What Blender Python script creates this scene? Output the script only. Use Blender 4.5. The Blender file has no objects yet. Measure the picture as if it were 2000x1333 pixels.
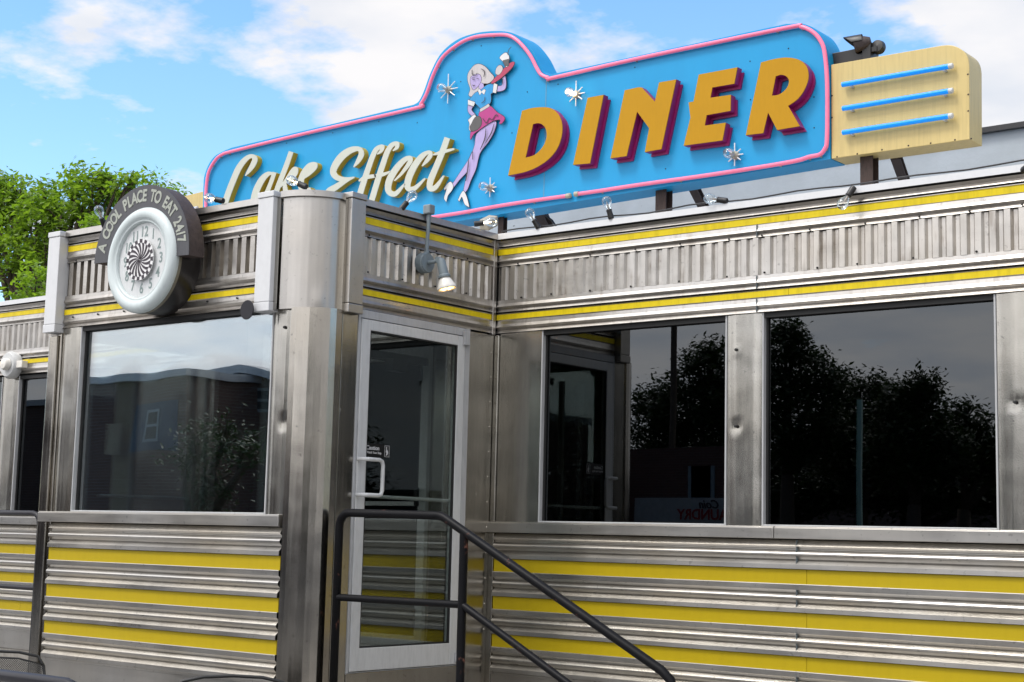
import bpy, bmesh, math, random
from mathutils import Vector, Matrix
from mathutils.geometry import tessellate_polygon
import numpy as np
R = math.radians
random.seed(7)
S = bpy.context.scene
COL = S.collection

# ------------------------------------------------------------------ camera
CP = np.array([6.276427689, -7.650035432, -0.3232773525])
YAW, PITCH, ROLL, FPX = -0.6756528846, 0.1272892105, 0.0245392282, 3003.995
cy, sy, cp_, sp_ = math.cos(YAW), math.sin(YAW), math.cos(PITCH), math.sin(PITCH)
FV = np.array([sy*cp_, cy*cp_, sp_]); RV = np.array([cy, -sy, 0.0]); UV = np.cross(RV, FV)
RV, UV = RV*math.cos(ROLL)+UV*math.sin(ROLL), -RV*math.sin(ROLL)+UV*math.cos(ROLL)
cam = bpy.data.objects.new('camera', bpy.data.cameras.new('camera')); COL.objects.link(cam)
M = Matrix.Identity(4)
for i in range(3):
    M[i][0] = RV[i]; M[i][1] = UV[i]; M[i][2] = -FV[i]; M[i][3] = CP[i]
cam.matrix_world = M
cam.data.sensor_width = 36; cam.data.lens = FPX/2000*36; cam.data.clip_end = 2000; cam.data.clip_start = 0.05
S.camera = cam

def at(x, y, ax, v):
    "point of the plane (axis ax = v) seen at photo pixel x, y"
    d = FV + RV*((x-1000)/FPX) + UV*((666.5-y)/FPX)
    t = (v-CP[ax])/d[ax]
    return Vector(CP + t*d)

# ------------------------------------------------------------------ world, sun, exposure
SUN_EL, SUN_ROT = R(56), R(205)         # veiled sun high in front of the diner, behind the photographer
w = bpy.data.worlds.new('World'); S.world = w; w.use_nodes = True
nt = w.node_tree; nt.nodes.clear()
N = lambda t, **k: (lambda n: ([setattr(n, a, b) for a, b in k.items()], n)[1])(nt.nodes.new(t))
L = lambda a, b: nt.links.new(a, b)
out = N('ShaderNodeOutputWorld'); bg = N('ShaderNodeBackground')
sky = N('ShaderNodeTexSky', sky_type='NISHITA', sun_disc=False, sun_elevation=SUN_EL, sun_rotation=SUN_ROT, air_density=1.0, dust_density=0.6, ozone_density=2.0)
tc = N('ShaderNodeTexCoord')
sep = N('ShaderNodeSeparateXYZ'); L(tc.outputs['Generated'], sep.inputs[0])
def MA(op, a, b=None, c=None, clamp=False):
    n = N('ShaderNodeMath', operation=op, use_clamp=clamp)
    for i, v in enumerate((a, b, c)):
        if v is None: continue
        if isinstance(v, (int, float)): n.inputs[i].default_value = v
        else: L(v, n.inputs[i])
    return n.outputs[0]
zc = MA('ADD', MA('MAXIMUM', sep.outputs[2], 0.0), 0.16)
cv = N('ShaderNodeCombineXYZ')
L(MA('DIVIDE', sep.outputs[0], zc), cv.inputs[0]); L(MA('DIVIDE', sep.outputs[1], zc), cv.inputs[1])
n1 = N('ShaderNodeTexNoise'); n1.inputs['Scale'].default_value = 3.6; n1.inputs['Detail'].default_value = 10; n1.inputs['Roughness'].default_value = 0.58
L(cv.outputs[0], n1.inputs['Vector'])
dens = MA('MULTIPLY_ADD', n1.outputs['Fac'], 2.1, -.56)
def bump_at(x, y, radius, amt):
    global dens
    d = FV + RV*((x-1000)/FPX) + UV*((666.5-y)/FPX); d = d/np.linalg.norm(d)
    dp = N('ShaderNodeVectorMath', operation='DISTANCE'); L(tc.outputs['Generated'], dp.inputs[0]); dp.inputs[1].default_value = tuple(d)
    m = N('ShaderNodeMapRange', interpolation_type='SMOOTHSTEP'); L(dp.outputs['Value'], m.inputs[0])
    m.inputs[1].default_value = radius; m.inputs[2].default_value = 0; m.inputs[3].default_value = 0; m.inputs[4].default_value = amt
    dens = MA('ADD', dens, m.outputs[0])
for b in ((560, 90, .055, .22), (700, 60, .09, .26), (760, 150, .05, .20), (900, 70, .09, .16), (1150, 60, .09, .16), (170, 25, .035, .22), (290, 45, .025, .16), (68, 290, .014, .25),
          (1330, 20, .06, -.10), (1540, 10, .06, -.16), (1740, 25, .05, -.10), (1120, 150, .03, -.08), (700, 240, .04, .06), (1930, 150, .11, .28), (1980, 220, .08, .15), (620, 250, .05, .09), (370, 350, .035, .28), (330, 110, .03, .12), (40, 215, .02, .10),
          (250, 230, .12, -.13), (420, 250, .06, -.15), (30, 120, .07, -.12), (400, 180, .05, -.1)):
    bump_at(*b)
fm_ = N('ShaderNodeMapRange', interpolation_type='SMOOTHSTEP'); L(sep.outputs[1], fm_.inputs[0])
for i_, v_ in enumerate((.2, -.25, 0, .60)): fm_.inputs[i_+1].default_value = v_
dens = MA('ADD', dens, fm_.outputs[0])
rp = N('ShaderNodeValToRGB'); L(dens, rp.inputs[0])
rp.color_ramp.elements[0].position = .46; rp.color_ramp.elements[1].position = .74
rp.color_ramp.elements[0].color = (0, 0, 0, 1); rp.color_ramp.elements[1].color = (1, 1, 1, 1)
n2 = N('ShaderNodeTexNoise'); n2.inputs['Scale'].default_value = 4.5; n2.inputs['Detail'].default_value = 6; L(cv.outputs[0], n2.inputs['Vector'])
cc = N('ShaderNodeValToRGB'); L(n2.outputs['Fac'], cc.inputs[0])
cc.color_ramp.elements[0].position = .3; cc.color_ramp.elements[1].position = .62
cc.color_ramp.elements[0].color = (2.9, 3.05, 3.35, 1); cc.color_ramp.elements[1].color = (3.65, 3.6, 3.65, 1)
mx = N('ShaderNodeMix', data_type='RGBA'); L(rp.outputs[0], mx.inputs[0])
hs = N('ShaderNodeHueSaturation'); hs.inputs['Saturation'].default_value = 1.18; hs.inputs['Value'].default_value = 1.04; L(sky.outputs[0], hs.inputs['Color'])
L(hs.outputs[0], mx.inputs[6])
sv = (math.sin(SUN_ROT)*math.cos(SUN_EL), math.cos(SUN_ROT)*math.cos(SUN_EL), math.sin(SUN_EL))
dd_ = N('ShaderNodeVectorMath', operation='DOT_PRODUCT'); L(tc.outputs['Generated'], dd_.inputs[0]); dd_.inputs[1].default_value = sv
gl_ = N('ShaderNodeMapRange', interpolation_type='SMOOTHSTEP'); L(dd_.outputs['Value'], gl_.inputs[0])
for i_, v_ in enumerate((.1, .98, 1.0, 2.3)): gl_.inputs[i_+1].default_value = v_
cs = N('ShaderNodeVectorMath', operation='SCALE'); L(cc.outputs[0], cs.inputs[0]); L(gl_.outputs[0], cs.inputs['Scale']); L(cs.outputs[0], mx.inputs[7])
L(mx.outputs[2], bg.inputs[0]); bg.inputs[1].default_value = 0.15; L(bg.outputs[0], out.inputs[0])

sd = bpy.data.lights.new('sun', 'SUN'); sd.energy = 1.2; sd.angle = R(16); sd.color = (1, .96, .9)
sun = bpy.data.objects.new('sun', sd); COL.objects.link(sun)
# nishita rotation: 0 = +Y, growing towards +X
sdir = Vector((math.sin(SUN_ROT)*math.cos(SUN_EL), math.cos(SUN_ROT)*math.cos(SUN_EL), math.sin(SUN_EL)))
sun.rotation_euler = sdir.to_track_quat('Z', 'Y').to_euler()
S.view_settings.view_transform = 'Standard'; S.view_settings.look = 'None'
S.view_settings.exposure = 0.85; S.view_settings.gamma = 1
S.cycles.max_bounces = 10; S.cycles.transparent_max_bounces = 12; S.cycles.glossy_bounces = 6

# ------------------------------------------------------------------ materials
class NT:
    def __init__(s, name):
        s.m = bpy.data.materials.new(name); s.m.use_nodes = True; s.t = s.m.node_tree; s.t.nodes.clear()
        s.out = s.n('ShaderNodeOutputMaterial')
    def n(s, t, **k):
        n = s.t.nodes.new(t)
        for a, b in k.items(): setattr(n, a, b)
        return n
    def l(s, a, b): s.t.links.new(a, b)
    def noise(s, scale, detail=4, rough=.5, vec=(1, 1, 1), coord='pos'):
        if coord == 'pos': c = s.n('ShaderNodeNewGeometry').outputs['Position']
        else: c = s.n('ShaderNodeTexCoord').outputs['Object']
        mp = s.n('ShaderNodeMapping'); mp.inputs['Scale'].default_value = vec; s.l(c, mp.inputs[0])
        no = s.n('ShaderNodeTexNoise'); no.inputs['Scale'].default_value = scale; no.inputs['Detail'].default_value = detail; no.inputs['Roughness'].default_value = rough
        s.l(mp.outputs[0], no.inputs['Vector']); return no.outputs['Fac']
    def ramp(s, f, *st):
        r = s.n('ShaderNodeValToRGB'); s.l(f, r.inputs[0]); e = r.color_ramp.elements
        while len(e) < len(st): e.new(.5)
        for i, (p, c) in enumerate(st):
            e[i].position = p; e[i].color = (c, c, c, 1) if isinstance(c, (int, float)) else tuple(c)+(1,)
        return r.outputs[0]
    def mr(s, f, a, b, c, d):
        m = s.n('ShaderNodeMapRange'); s.l(f, m.inputs[0])
        for i, v in enumerate((a, b, c, d)): m.inputs[i+1].default_value = v
        return m.outputs[0]
    def mixc(s, f, a, b, mode='MIX'):
        m = s.n('ShaderNodeMix', data_type='RGBA', blend_type=mode)
        for i, v in ((0, f), (6, a), (7, b)):
            if isinstance(v, (int, float)): m.inputs[i].default_value = v
            elif isinstance(v, tuple): m.inputs[i].default_value = v+(1,) if len(v) == 3 else v
            else: s.l(v, m.inputs[i])
        return m.outputs[2]
    def bsdf(s, color, rough=.5, metal=0., bump=None, bstr=.2, bdist=.01, **k):
        b = s.n('ShaderNodeBsdfPrincipled')
        for nm, v in dict({'Base Color': color, 'Roughness': rough, 'Metallic': metal}, **k).items():
            i = b.inputs[nm]
            if isinstance(v, (int, float)): i.default_value = v
            elif isinstance(v, tuple): i.default_value = v+(1,) if len(v) == 3 else v
            else: s.l(v, i)
        if bump is not None:
            bp = s.n('ShaderNodeBump'); bp.inputs['Strength'].default_value = bstr; bp.inputs['Distance'].default_value = bdist
            s.l(bump, bp.inputs['Height']); s.l(bp.outputs[0], b.inputs['Normal'])
        s.l(b.outputs[0], s.out.inputs[0]); return s.m

def steel(name, base=(.58, .56, .54), r0=.16, r1=.34, wave=.5, grain=(1, 1, 14), dirt=.25, pit=0., wdist=.02, wscale=2.6, stain=0.):
    t = NT(name)
    st = t.noise(9, 5, .6, grain); bl = t.noise(2.2, 5, .6); fine = t.noise(160, 2, .5, (1, 1, 1))
    rough = t.mr(t.mixc(.5, st, bl), .35, .65, r0, r1)
    dk = t.ramp(t.mixc(.4, bl, t.noise(7, 4, .55, (3, 3, .35))), (.32, 1-dirt), (.60, 1.0))
    spots = t.ramp(t.noise(38, 2, .5), (.66, 1.0), (.74, .72))
    tint = t.mixc(t.mr(t.noise(1.3, 3), .35, .7, 0, 1), base, tuple(c*f for c, f in zip(base, (1.02, .985, .93))))
    col = t.mixc(1., t.mixc(1., tint, dk, 'MULTIPLY'), spots, 'MULTIPLY')
    if stain:
        dr = t.ramp(t.noise(26, 4, .6, (1, 1, .12)), (.50, 0.), (.68, 1.)); bl2 = t.ramp(t.noise(5, 4, .6), (.45, 0.), (.62, 1.))
        mm = t.n('ShaderNodeMath', operation='MULTIPLY'); t.l(dr, mm.inputs[0]); t.l(bl2, mm.inputs[1])
        m2 = t.n('ShaderNodeMath', operation='MULTIPLY'); t.l(mm.outputs[0], m2.inputs[0]); m2.inputs[1].default_value = stain
        col = t.mixc(m2.outputs[0], col, (.16, .12, .085))
    wv = t.mixc(.04+pit, t.noise(wscale, 2, .4), fine)
    return t.bsdf(col, rough, 1., wv, wave, wdist)

def paint(name, c, rough=.45, var=.12, bump=.0, scale=6, dirt=.1, dvec=(3, 3, .5), **k):
    t = NT(name)
    a = t.noise(scale, 5, .6); b = t.noise(scale*3, 6, .65, dvec)
    c2 = tuple(x*(1-var) for x in c)
    col = t.mixc(t.mr(a, .3, .7, 0, 1), c, c2)
    col = t.mixc(1., col, t.ramp(b, (.32, 1-dirt), (.55, 1.0)), 'MULTIPLY')
    return t.bsdf(col, rough, 0., t.noise(90, 2) if bump else None, bump, .002, **k)

MT = {}
MT['steel_up'] = steel('weathered_steel', (.50, .48, .455), .26, .44, .2, dirt=.20, stain=.4)
MT['steel_corr'] = steel('corrugated_steel', (.55, .525, .49), .28, .48, .3, dirt=.26, wscale=5, stain=.65)
MT['steel_side'] = steel('siding_steel', (.49, .475, .45), .27, .40, .10, (.2, .2, 3), .10)
MT['steel_rough'] = steel('pitted_steel', (.49, .465, .42), .36, .5, .3, (.2, .2, 3), .2, .35, stain=.3)
MT['steel_flat'] = steel('panel_steel', (.44, .425, .39), .15, .28, .3, (5, 5, .15), .14, stain=.25)
MT['steel_pillar'] = steel('pillar_steel', (.42, .395, .355), .09, .22, .25, (5, 5, .15), .25)
MT['steel_cap'] = steel('cap_steel', (.50, .48, .455), .26, .42, .15, dirt=.16)
MT['cap_white'] = paint('white_cap_metal', (.62, .625, .635), .38, .04, dirt=.06, scale=2, dvec=(3, 3, 2))
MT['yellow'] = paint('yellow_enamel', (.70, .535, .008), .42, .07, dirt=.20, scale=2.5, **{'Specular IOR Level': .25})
MT['yellow_shaded'] = paint('yellow_enamel_shaded', (.42, .31, .003), .45, .04, dirt=.04, scale=2.5, **{'Specular IOR Level': .3})  # same enamel, colour darkened for the weaker light low on the wall
MT['alu'] = paint('grey_aluminium_paint', (.42, .425, .43), .42, .08, dirt=.15)
MT['alu_light'] = paint('pale_aluminium', (.56, .565, .56), .38, .06, dirt=.12)
MT['dark_gap'] = paint('black_seal_and_shade', (.012, .012, .012), .7)  # seals and fittings; also paints the shade band under the fascia
MT['black_rail'] = None
def rail_mat():
    t = NT('black_rail_paint')
    ru = t.ramp(t.noise(7, 6, .7), (.60, 0.0), (.66, 1.0)); ru2 = t.ramp(t.noise(30, 4, .6), (.45, 0.0), (.6, 1.0))
    f = t.n('ShaderNodeMath', operation='MULTIPLY'); t.l(ru, f.inputs[0]); t.l(ru2, f.inputs[1])
    col = t.mixc(f.outputs[0], (.005, .005, .006), (.16, .07, .05))
    return t.bsdf(col, t.mr(f.outputs[0], 0, 1, .42, .7), 0, t.noise(60, 3), .15, .003, **{'Specular IOR Level': .12})
MT['black_rail'] = rail_mat()
MT['grey_rail'] = paint('dark_grey_rail_paint', (.022, .021, .026), .4, .2, **{'Specular IOR Level': .25})
MT['black'] = paint('black_plastic', (.012, .012, .012), .5)
MT['rust'] = paint('rusty_beam', (.055, .032, .025), .75, .4, .4, 14, .4)
MT['sign_blue'] = paint('sky_blue_enamel', (.012, .31, .62), .42, .05, scale=1.2, dirt=.04, dvec=(2, 2, .3), **{'Specular IOR Level': .3})
MT['sign_yellow'] = paint('cream_yellow_enamel', (.60, .46, .18), .42, .08, scale=2.5, dirt=.12, dvec=(6, 6, .4))
MT['letter_orange'] = paint('amber_letter_face', (.47, .24, .003), .45, .05, dirt=.04, **{'Specular IOR Level': .2})
MT['letter_magenta'] = paint('magenta_return', (.30, .012, .13), .4, .08)
MT['letter_grey'] = paint('pale_grey_letter_face', (.52, .535, .46), .45, .04, dirt=.04)
MT['letter_gold'] = paint('gold_return', (.52, .34, .012), .4, .06)
MT['pink_tube'] = paint('pink_neon_tube', (.78, .18, .30), .3, .08, dirt=.08, **{'Emission Color': (1, .17, .32), 'Emission Strength': .12})
MT['blue_tube'] = paint('blue_neon_tube', (.0, .25, .85), .25, .03, dirt=.02, **{'Emission Color': (0., .34, 1.), 'Emission Strength': .16})
MT['skin'] = paint('lilac_skin_paint', (.42, .34, .60), .45, .05)
MT['hair'] = paint('ash_hair_paint', (.52, .48, .48), .45, .06)
MT['blouse'] = paint('blue_blouse_paint', (.01, .27, .58), .45, .05)
MT['skirt'] = paint('magenta_skirt_paint', (.42, .03, .20), .45, .05)
MT['white_paint'] = paint('white_figure_paint', (.66, .66, .66), .45, .06)
MT['ink'] = paint('black_ink_line', (.035, .025, .035), .5)
MT['grey_dark'] = paint('charcoal_figure_paint', (.09, .085, .085), .45)
MT['tray_red'] = paint('red_tray_paint', (.45, .04, .10), .45)
MT['star'] = paint('white_glass_rod', (.78, .8, .82), .25, .05)
MT['clock_ring'] = paint('pale_celadon_enamel', (.56, .62, .62), .36, .04, scale=3, dirt=.08, dvec=(4, 4, .6))
MT['clock_face'] = paint('off_white_dial', (.80, .79, .79), .5, .04)
MT['clock_num'] = paint('grey_green_numeral', (.24, .31, .295), .5, .1)
MT['clock_case'] = paint('dark_case_metal', (.025, .022, .022), .3, .3, dirt=.3)
MT['clock_back'] = paint('bronze_rim_metal', (.22, .2, .15), .4, .3)
MT['arch_face'] = paint('charcoal_sign_face', (.07, .07, .078), .5, .15, dirt=.2)
MT['arch_rust'] = paint('rusty_return', (.07, .05, .047), .65, .4, .2, 18, .4)
MT['arch_text'] = paint('pale_khaki_letter', (.38, .40, .345), .5, .15)
MT['conduit'] = paint('grey_conduit_paint', (.19, .23, .25), .45, .15, dirt=.2)
MT['lamp_white'] = paint('white_lamp_enamel', (.75, .72, .66), .3, .05)
MT['socket'] = paint('black_bakelite', (.014, .013, .013), .4)
MT['box_cream'] = paint('cream_lamp_housing', (.46, .42, .33), .5, .2, dirt=.3)
MT['caution'] = paint('black_decal', (.01, .01, .01), .35)
MT['decal_white'] = paint('white_decal_ink', (.6, .6, .6), .4)
MT['interior'] = paint('dark_interior', (.03, .028, .026), .8)
MT['interior_pale'] = paint('cream_interior_paint', (.55, .54, .44), .6)
MT['concrete'] = paint('concrete', (.30, .28, .25), .85, .25, .4, 5, .25)
MT['asphalt'] = paint('asphalt', (.04, .04, .042), .9, .3, .4, 3, .2)
MT['pavement'] = paint('pavement_concrete', (.30, .29, .275), .85, .2, .3, 2, .2)
MT['roof_membrane'] = paint('roof_membrane', (.5, .5, .5), .8, .3)
MT['bark'] = paint('bark', (.09, .065, .045), .9, .4, .6, 20, .4)
MT['trim_white'] = paint('white_trim_paint', (.7, .7, .68), .5)
MT['red_letter'] = paint('red_letter_paint', (.30, .02, .025), .5)
MT['blue_wall'] = paint('blue_painted_wall', (.02, .035, .07), .6)

def brick(name, c1, c2, mort=(.3, .28, .26), scale=1.0):
    t = NT(name)
    c = t.n('ShaderNodeNewGeometry').outputs['Position']
    sp = t.n('ShaderNodeSeparateXYZ'); t.l(c, sp.inputs[0])
    ad = t.n('ShaderNodeMath', operation='ADD'); t.l(sp.outputs[0], ad.inputs[0]); t.l(sp.outputs[1], ad.inputs[1])
    cb = t.n('ShaderNodeCombineXYZ'); t.l(ad.outputs[0], cb.inputs[0]); t.l(sp.outputs[2], cb.inputs[1])
    b = t.n('ShaderNodeTexBrick'); t.l(cb.outputs[0], b.inputs['Vector']); b.inputs['Scale'].default_value = 4.2*scale
    b.inputs['Color1'].default_value = c1+(1,); b.inputs['Color2'].default_value = c2+(1,); b.inputs['Mortar'].default_value = mort+(1,)
    b.inputs['Mortar Size'].default_value = .018; b.inputs['Brick Width'].default_value = .9; b.inputs['Row Height'].default_value = .3
    return t.bsdf(b.outputs[0], .85, 0)
MT['brick'] = brick('brown_brick', (.08, .045, .032), (.10, .055, .04), (.13, .12, .11))
MT['brick_red'] = brick('red_brick', (.06, .022, .015), (.09, .035, .025), (.10, .09, .08))

def peeling(name):
    t = NT(name)
    a = t.noise(3.2, 4, .6); m = t.noise(16, 6, .7)
    pe = t.ramp(m, (.685, 0.0), (.70, 1.0)); reg = t.ramp(t.noise(.9, 2), (.5, 0.0), (.6, 1.0))
    f = t.n('ShaderNodeMath', operation='MULTIPLY'); t.l(pe, f.inputs[0]); t.l(reg, f.inputs[1])
    col = t.mixc(t.mr(a, .3, .7, 0, 1), (.40, .44, .475), (.34, .375, .40))
    col = t.mixc(f.outputs[0], col, (.03, .03, .03))
    return t.bsdf(col, .7, 0, t.noise(30, 5), .15, .01)
MT['grey_wall'] = peeling('pale_grey_peeling_paint')

def pane(name, tint, base_r, edge_r, rough=0.0, wave=.02, wscale=1.2):
    t = NT(name)
    tr = t.n('ShaderNodeBsdfTransparent'); tr.inputs[0].default_value = tint+(1,)
    gl = t.n('ShaderNodeBsdfGlossy'); gl.inputs['Roughness'].default_value = rough; gl.inputs[0].default_value = (.93, .97, 1, 1)
    bp = t.n('ShaderNodeBump'); bp.inputs['Strength'].default_value = wave; bp.inputs['Distance'].default_value = .05
    t.l(t.noise(wscale, 1, .3), bp.inputs['Height']); t.l(bp.outputs[0], gl.inputs['Normal'])
    lw = t.n('ShaderNodeLayerWeight'); lw.inputs['Blend'].default_value = .35
    f = t.mr(lw.outputs['Fresnel'], .02, 1, base_r, edge_r)
    mx = t.n('ShaderNodeMixShader'); t.l(f, mx.inputs[0]); t.l(tr.outputs[0], mx.inputs[1]); t.l(gl.outputs[0], mx.inputs[2])
    t.l(mx.outputs[0], t.out.inputs[0]); return t.m
MT['glass_dark'] = pane('dark_tinted_glass', (.10, .12, .13), .075, .5, 0, .010)
MT['glass_vest'] = pane('vestibule_glass', (.80, .85, .83), .25, .9, 0, .055)
MT['glass_door'] = pane('door_glass', (.80, .83, .81), .025, .30, 0, .012)
MT['glass_bulb'] = pane('bulb_glass', (.93, .95, .95), .04, .8, .02, 0)
def emit(name, c, s):
    t = NT(name); return t.bsdf(c, .4, 0, None, **{'Emission Color': c+(1,), 'Emission Strength': s})
MT['filament'] = emit('lit_filament', (1, .72, .38), 9)
MT['filament_dim'] = paint('unlit_filament', (.5, .42, .36), .4)
MT['led_warm'] = emit('warm_led', (1, .74, .30), 2.6)

def leafmat(name, c1, c2, tr=.35):
    t = NT(name)
    oi = t.n('ShaderNodeNewGeometry').outputs['Random Per Island']
    cl = t.noise(1.1, 3, .5)
    col = t.mixc(t.mr(oi, 0, 1, 0, 1), c1, c2)
    col = t.mixc(t.mr(cl, .35, .65, 0, .5), col, tuple(x*.8 for x in c2))
    b = t.n('ShaderNodeBsdfPrincipled'); b.inputs['Roughness'].default_value = .5; t.l(col, b.inputs['Base Color'])
    tl = t.n('ShaderNodeBsdfTranslucent'); t.l(t.mixc(1., col, (1.4, 1.5, .5), 'MULTIPLY'), tl.inputs[0])
    mx = t.n('ShaderNodeMixShader'); mx.inputs[0].default_value = tr
    t.l(b.outputs[0], mx.inputs[1]); t.l(tl.outputs[0], mx.inputs[2]); t.l(mx.outputs[0], t.out.inputs[0]); return t.m
MT['leaf'] = leafmat('green_leaf', (.12, .215, .026), (.23, .34, .055), .52)
MT['leaf_light'] = leafmat('yellow_green_leaf', (.17, .28, .03), (.26, .38, .06), .5)
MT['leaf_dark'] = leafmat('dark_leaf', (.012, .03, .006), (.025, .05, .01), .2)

# ------------------------------------------------------------------ mesh helpers
WL = {}
def tag(o, label=None, cat=None, group=None, kind=None):
    for k, v in (('label', label), ('category', cat), ('group', group), ('kind', kind)):
        if v: o[k] = v
    return o
def thing(name, loc, label, cat, group=None):
    o = bpy.data.objects.new(name, None); COL.objects.link(o); o.location = loc; o.empty_display_size = .1
    WL[o.name] = Vector(loc); return tag(o, label, cat, group)

class MB:
    def __init__(s): s.v = []; s.f = []; s.mi = []; s.cur = 0
    def add(s, vs, fs):
        n = len(s.v); s.v += [tuple(v) for v in vs]; s.f += [tuple(i+n for i in f) for f in fs]; s.mi += [s.cur]*len(fs); return s
    def box(s, x0, x1, y0, y1, z0, z1):
        v = [(x, y, z) for x in (x0, x1) for y in (y0, y1) for z in (z0, z1)]
        return s.add(v, [(0, 1, 3, 2), (4, 6, 7, 5), (0, 4, 5, 1), (2, 3, 7, 6), (0, 2, 6, 4), (1, 5, 7, 3)])
    def tube(s, pts, r, seg=10, cap=True, closed=False):
        pts = [Vector(p) for p in pts]; n = len(pts); rr = r if isinstance(r, (list, tuple)) else [r]*n
        up = None; rings = []
        for i, p in enumerate(pts):
            a = pts[(i-1) % n] if (i or closed) else p; b = pts[(i+1) % n] if (i < n-1 or closed) else p
            d = (b-a).normalized()
            if up is None: up = Vector((0, 0, 1)) if abs(d.z) < .9 else Vector((1, 0, 0))
            x = d.cross(up).normalized(); up = x.cross(d).normalized()
            rings.append([p+(x*math.cos(2*math.pi*k/seg)+up*math.sin(2*math.pi*k/seg))*rr[i] for k in range(seg)])
        vs = [v for g in rings for v in g]; fs = []
        for i in range(n if closed else n-1):
            j = (i+1) % n
            for k in range(seg):
                k2 = (k+1) % seg; fs.append((i*seg+k, i*seg+k2, j*seg+k2, j*seg+k))
        if cap and not closed:
            fs.append(tuple(range(seg))[::-1]); fs.append(tuple((n-1)*seg+k for k in range(seg)))
        return s.add(vs, fs)
    def lathe(s, c, axis, prof, seg=32, a0=0, a1=2*math.pi):
        "prof = [(radius, distance along axis)]"
        ax = Vector(axis).normalized(); u = ax.orthogonal().normalized(); w_ = ax.cross(u); c = Vector(c)
        full = abs(a1-a0-2*math.pi) < 1e-6; m = seg if full else seg+1
        vs = [c+ax*h+(u*math.cos(a0+(a1-a0)*k/seg)+w_*math.sin(a0+(a1-a0)*k/seg))*r for r, h in prof for k in range(m)]
        fs = []
        for i in range(len(prof)-1):
            for k in range(seg):
                k2 = (k+1) % m if full else k+1
                fs.append((i*m+k, i*m+k2, (i+1)*m+k2, (i+1)*m+k))
        return s.add(vs, fs)
    def slab(s, loops, to3, t0, t1):
        "polygon (first loop) with holes extruded between depths t0 (front) and t1"
        tris = tessellate_polygon([[Vector((x, y, 0)) for x, y in lp] for lp in loops])
        pts = [p for lp in loops for p in lp]; n = len(pts)
        vs = [to3(x, y, t0) for x, y in pts]+[to3(x, y, t1) for x, y in pts]
        fs = [tuple(t) for t in tris]+[tuple(i+n for i in reversed(t)) for t in tris]
        k = 0
        for lp in loops:
            m = len(lp)
            for i in range(m): a, b = k+i, k+(i+1) % m; fs.append((a, b, b+n, a+n))
            k += m
        return s.add(vs, fs)
    def build(s, name, mats, parent=None, smooth=False, bevel=0, label=None, recalc=True):
        off = WL.get(parent.name, Vector((0, 0, 0))) if parent else Vector((0, 0, 0))
        me = bpy.data.meshes.new(name); me.from_pydata([Vector(v)-off for v in s.v], [], s.f)
        if not isinstance(mats, (list, tuple)): mats = [mats]
        for m in mats: me.materials.append(m)
        me.polygons.foreach_set('material_index', s.mi)
        if recalc:
            bm = bmesh.new(); bm.from_mesh(me); bmesh.ops.recalc_face_normals(bm, faces=bm.faces); bm.to_mesh(me); bm.free()
        if smooth:
            me.polygons.foreach_set('use_smooth', [True]*len(me.polygons))
        o = bpy.data.objects.new(name, me); COL.objects.link(o)
        if smooth and smooth != 'all':
            try: me.set_sharp_from_angle(angle=R(40))
            except Exception: pass
        if parent: o.parent = parent; WL[o.name] = off
        else: WL[o.name] = Vector((0, 0, 0))
        if bevel:
            b = o.modifiers.new('bevel', 'BEVEL'); b.width = bevel; b.segments = 2; b.limit_method = 'ANGLE'; b.angle_limit = R(50)
        if label: o['label'] = label
        return o

def studs(pts, axis, prof, name, mat, parent, seg=8):
    "each stud a part of its own, sharing one mesh"
    first = None
    for p in pts:
        if first is None:
            m = MB(); m.lathe((0, 0, 0), axis, prof, seg); first = m.build(name, mat, None, recalc=True); o = first
        else:
            o = first.copy(); COL.objects.link(o)
        o.parent = parent; o.location = Vector(p)-WL.get(parent.name, Vector((0, 0, 0)))
def profile(name, prof, frame, a0, a1, parent, mats, holes=None):
    """prof = [(out, z, mat)] from top to bottom; frame(u, out, z) -> point; extruded from u=a0 to a1.
    mat is the slot of the strip running from this point to the next."""
    m = MB(); n = len(prof); segs = max(1, int(abs(a1-a0)/.4))
    for i in range(n-1):
        m.cur = prof[i][2]
        for k in range(segs):
            u0 = a0+(a1-a0)*k/segs; u1 = a0+(a1-a0)*(k+1)/segs
            o0, z0 = prof[i][:2]; o1, z1 = prof[i+1][:2]
            m.add([frame(u0, o0, z0), frame(u1, o0, z0), frame(u1, o1, z1), frame(u0, o1, z1)], [(0, 1, 2, 3)])
    m.cur = prof[0][2]
    for u in (a0, a1):
        pts = [frame(u, o, z) for o, z, _ in prof]+[frame(u, -.06, prof[-1][1]), frame(u, -.06, prof[0][1])]
        m.add(pts, [tuple(range(len(pts)))])
    return m.build(name, mats, parent, recalc=False)

def spline(pts, n=8, closed=True):
    "points (x, y) are smooth, (x, y, 1) sharp"
    m = len(pts); out_ = []
    rng = range(m if closed else m-1)
    for i in rng:
        p1 = pts[i]; p2 = pts[(i+1) % m]
        p0 = pts[(i-1) % m] if (closed or i > 0) else p1; p3 = pts[(i+2) % m] if (closed or i+2 < m) else p2
        if len(p1) > 2: p0 = (2*p1[0]-p2[0], 2*p1[1]-p2[1])
        if len(p2) > 2: p3 = (2*p2[0]-p1[0], 2*p2[1]-p1[1])
        if len(p1) > 2 and len(p2) > 2: out_.append((p1[0], p1[1])); continue
        for k in range(n):
            t = k/n; t2, t3 = t*t, t*t*t
            out_.append(tuple(.5*((2*p1[j])+(-p0[j]+p2[j])*t+(2*p0[j]-5*p1[j]+4*p2[j]-p3[j])*t2+(-p0[j]+3*p1[j]-3*p2[j]+p3[j])*t3) for j in (0, 1)))
    if not closed: out_.append((pts[-1][0], pts[-1][1]))
    return out_
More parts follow.
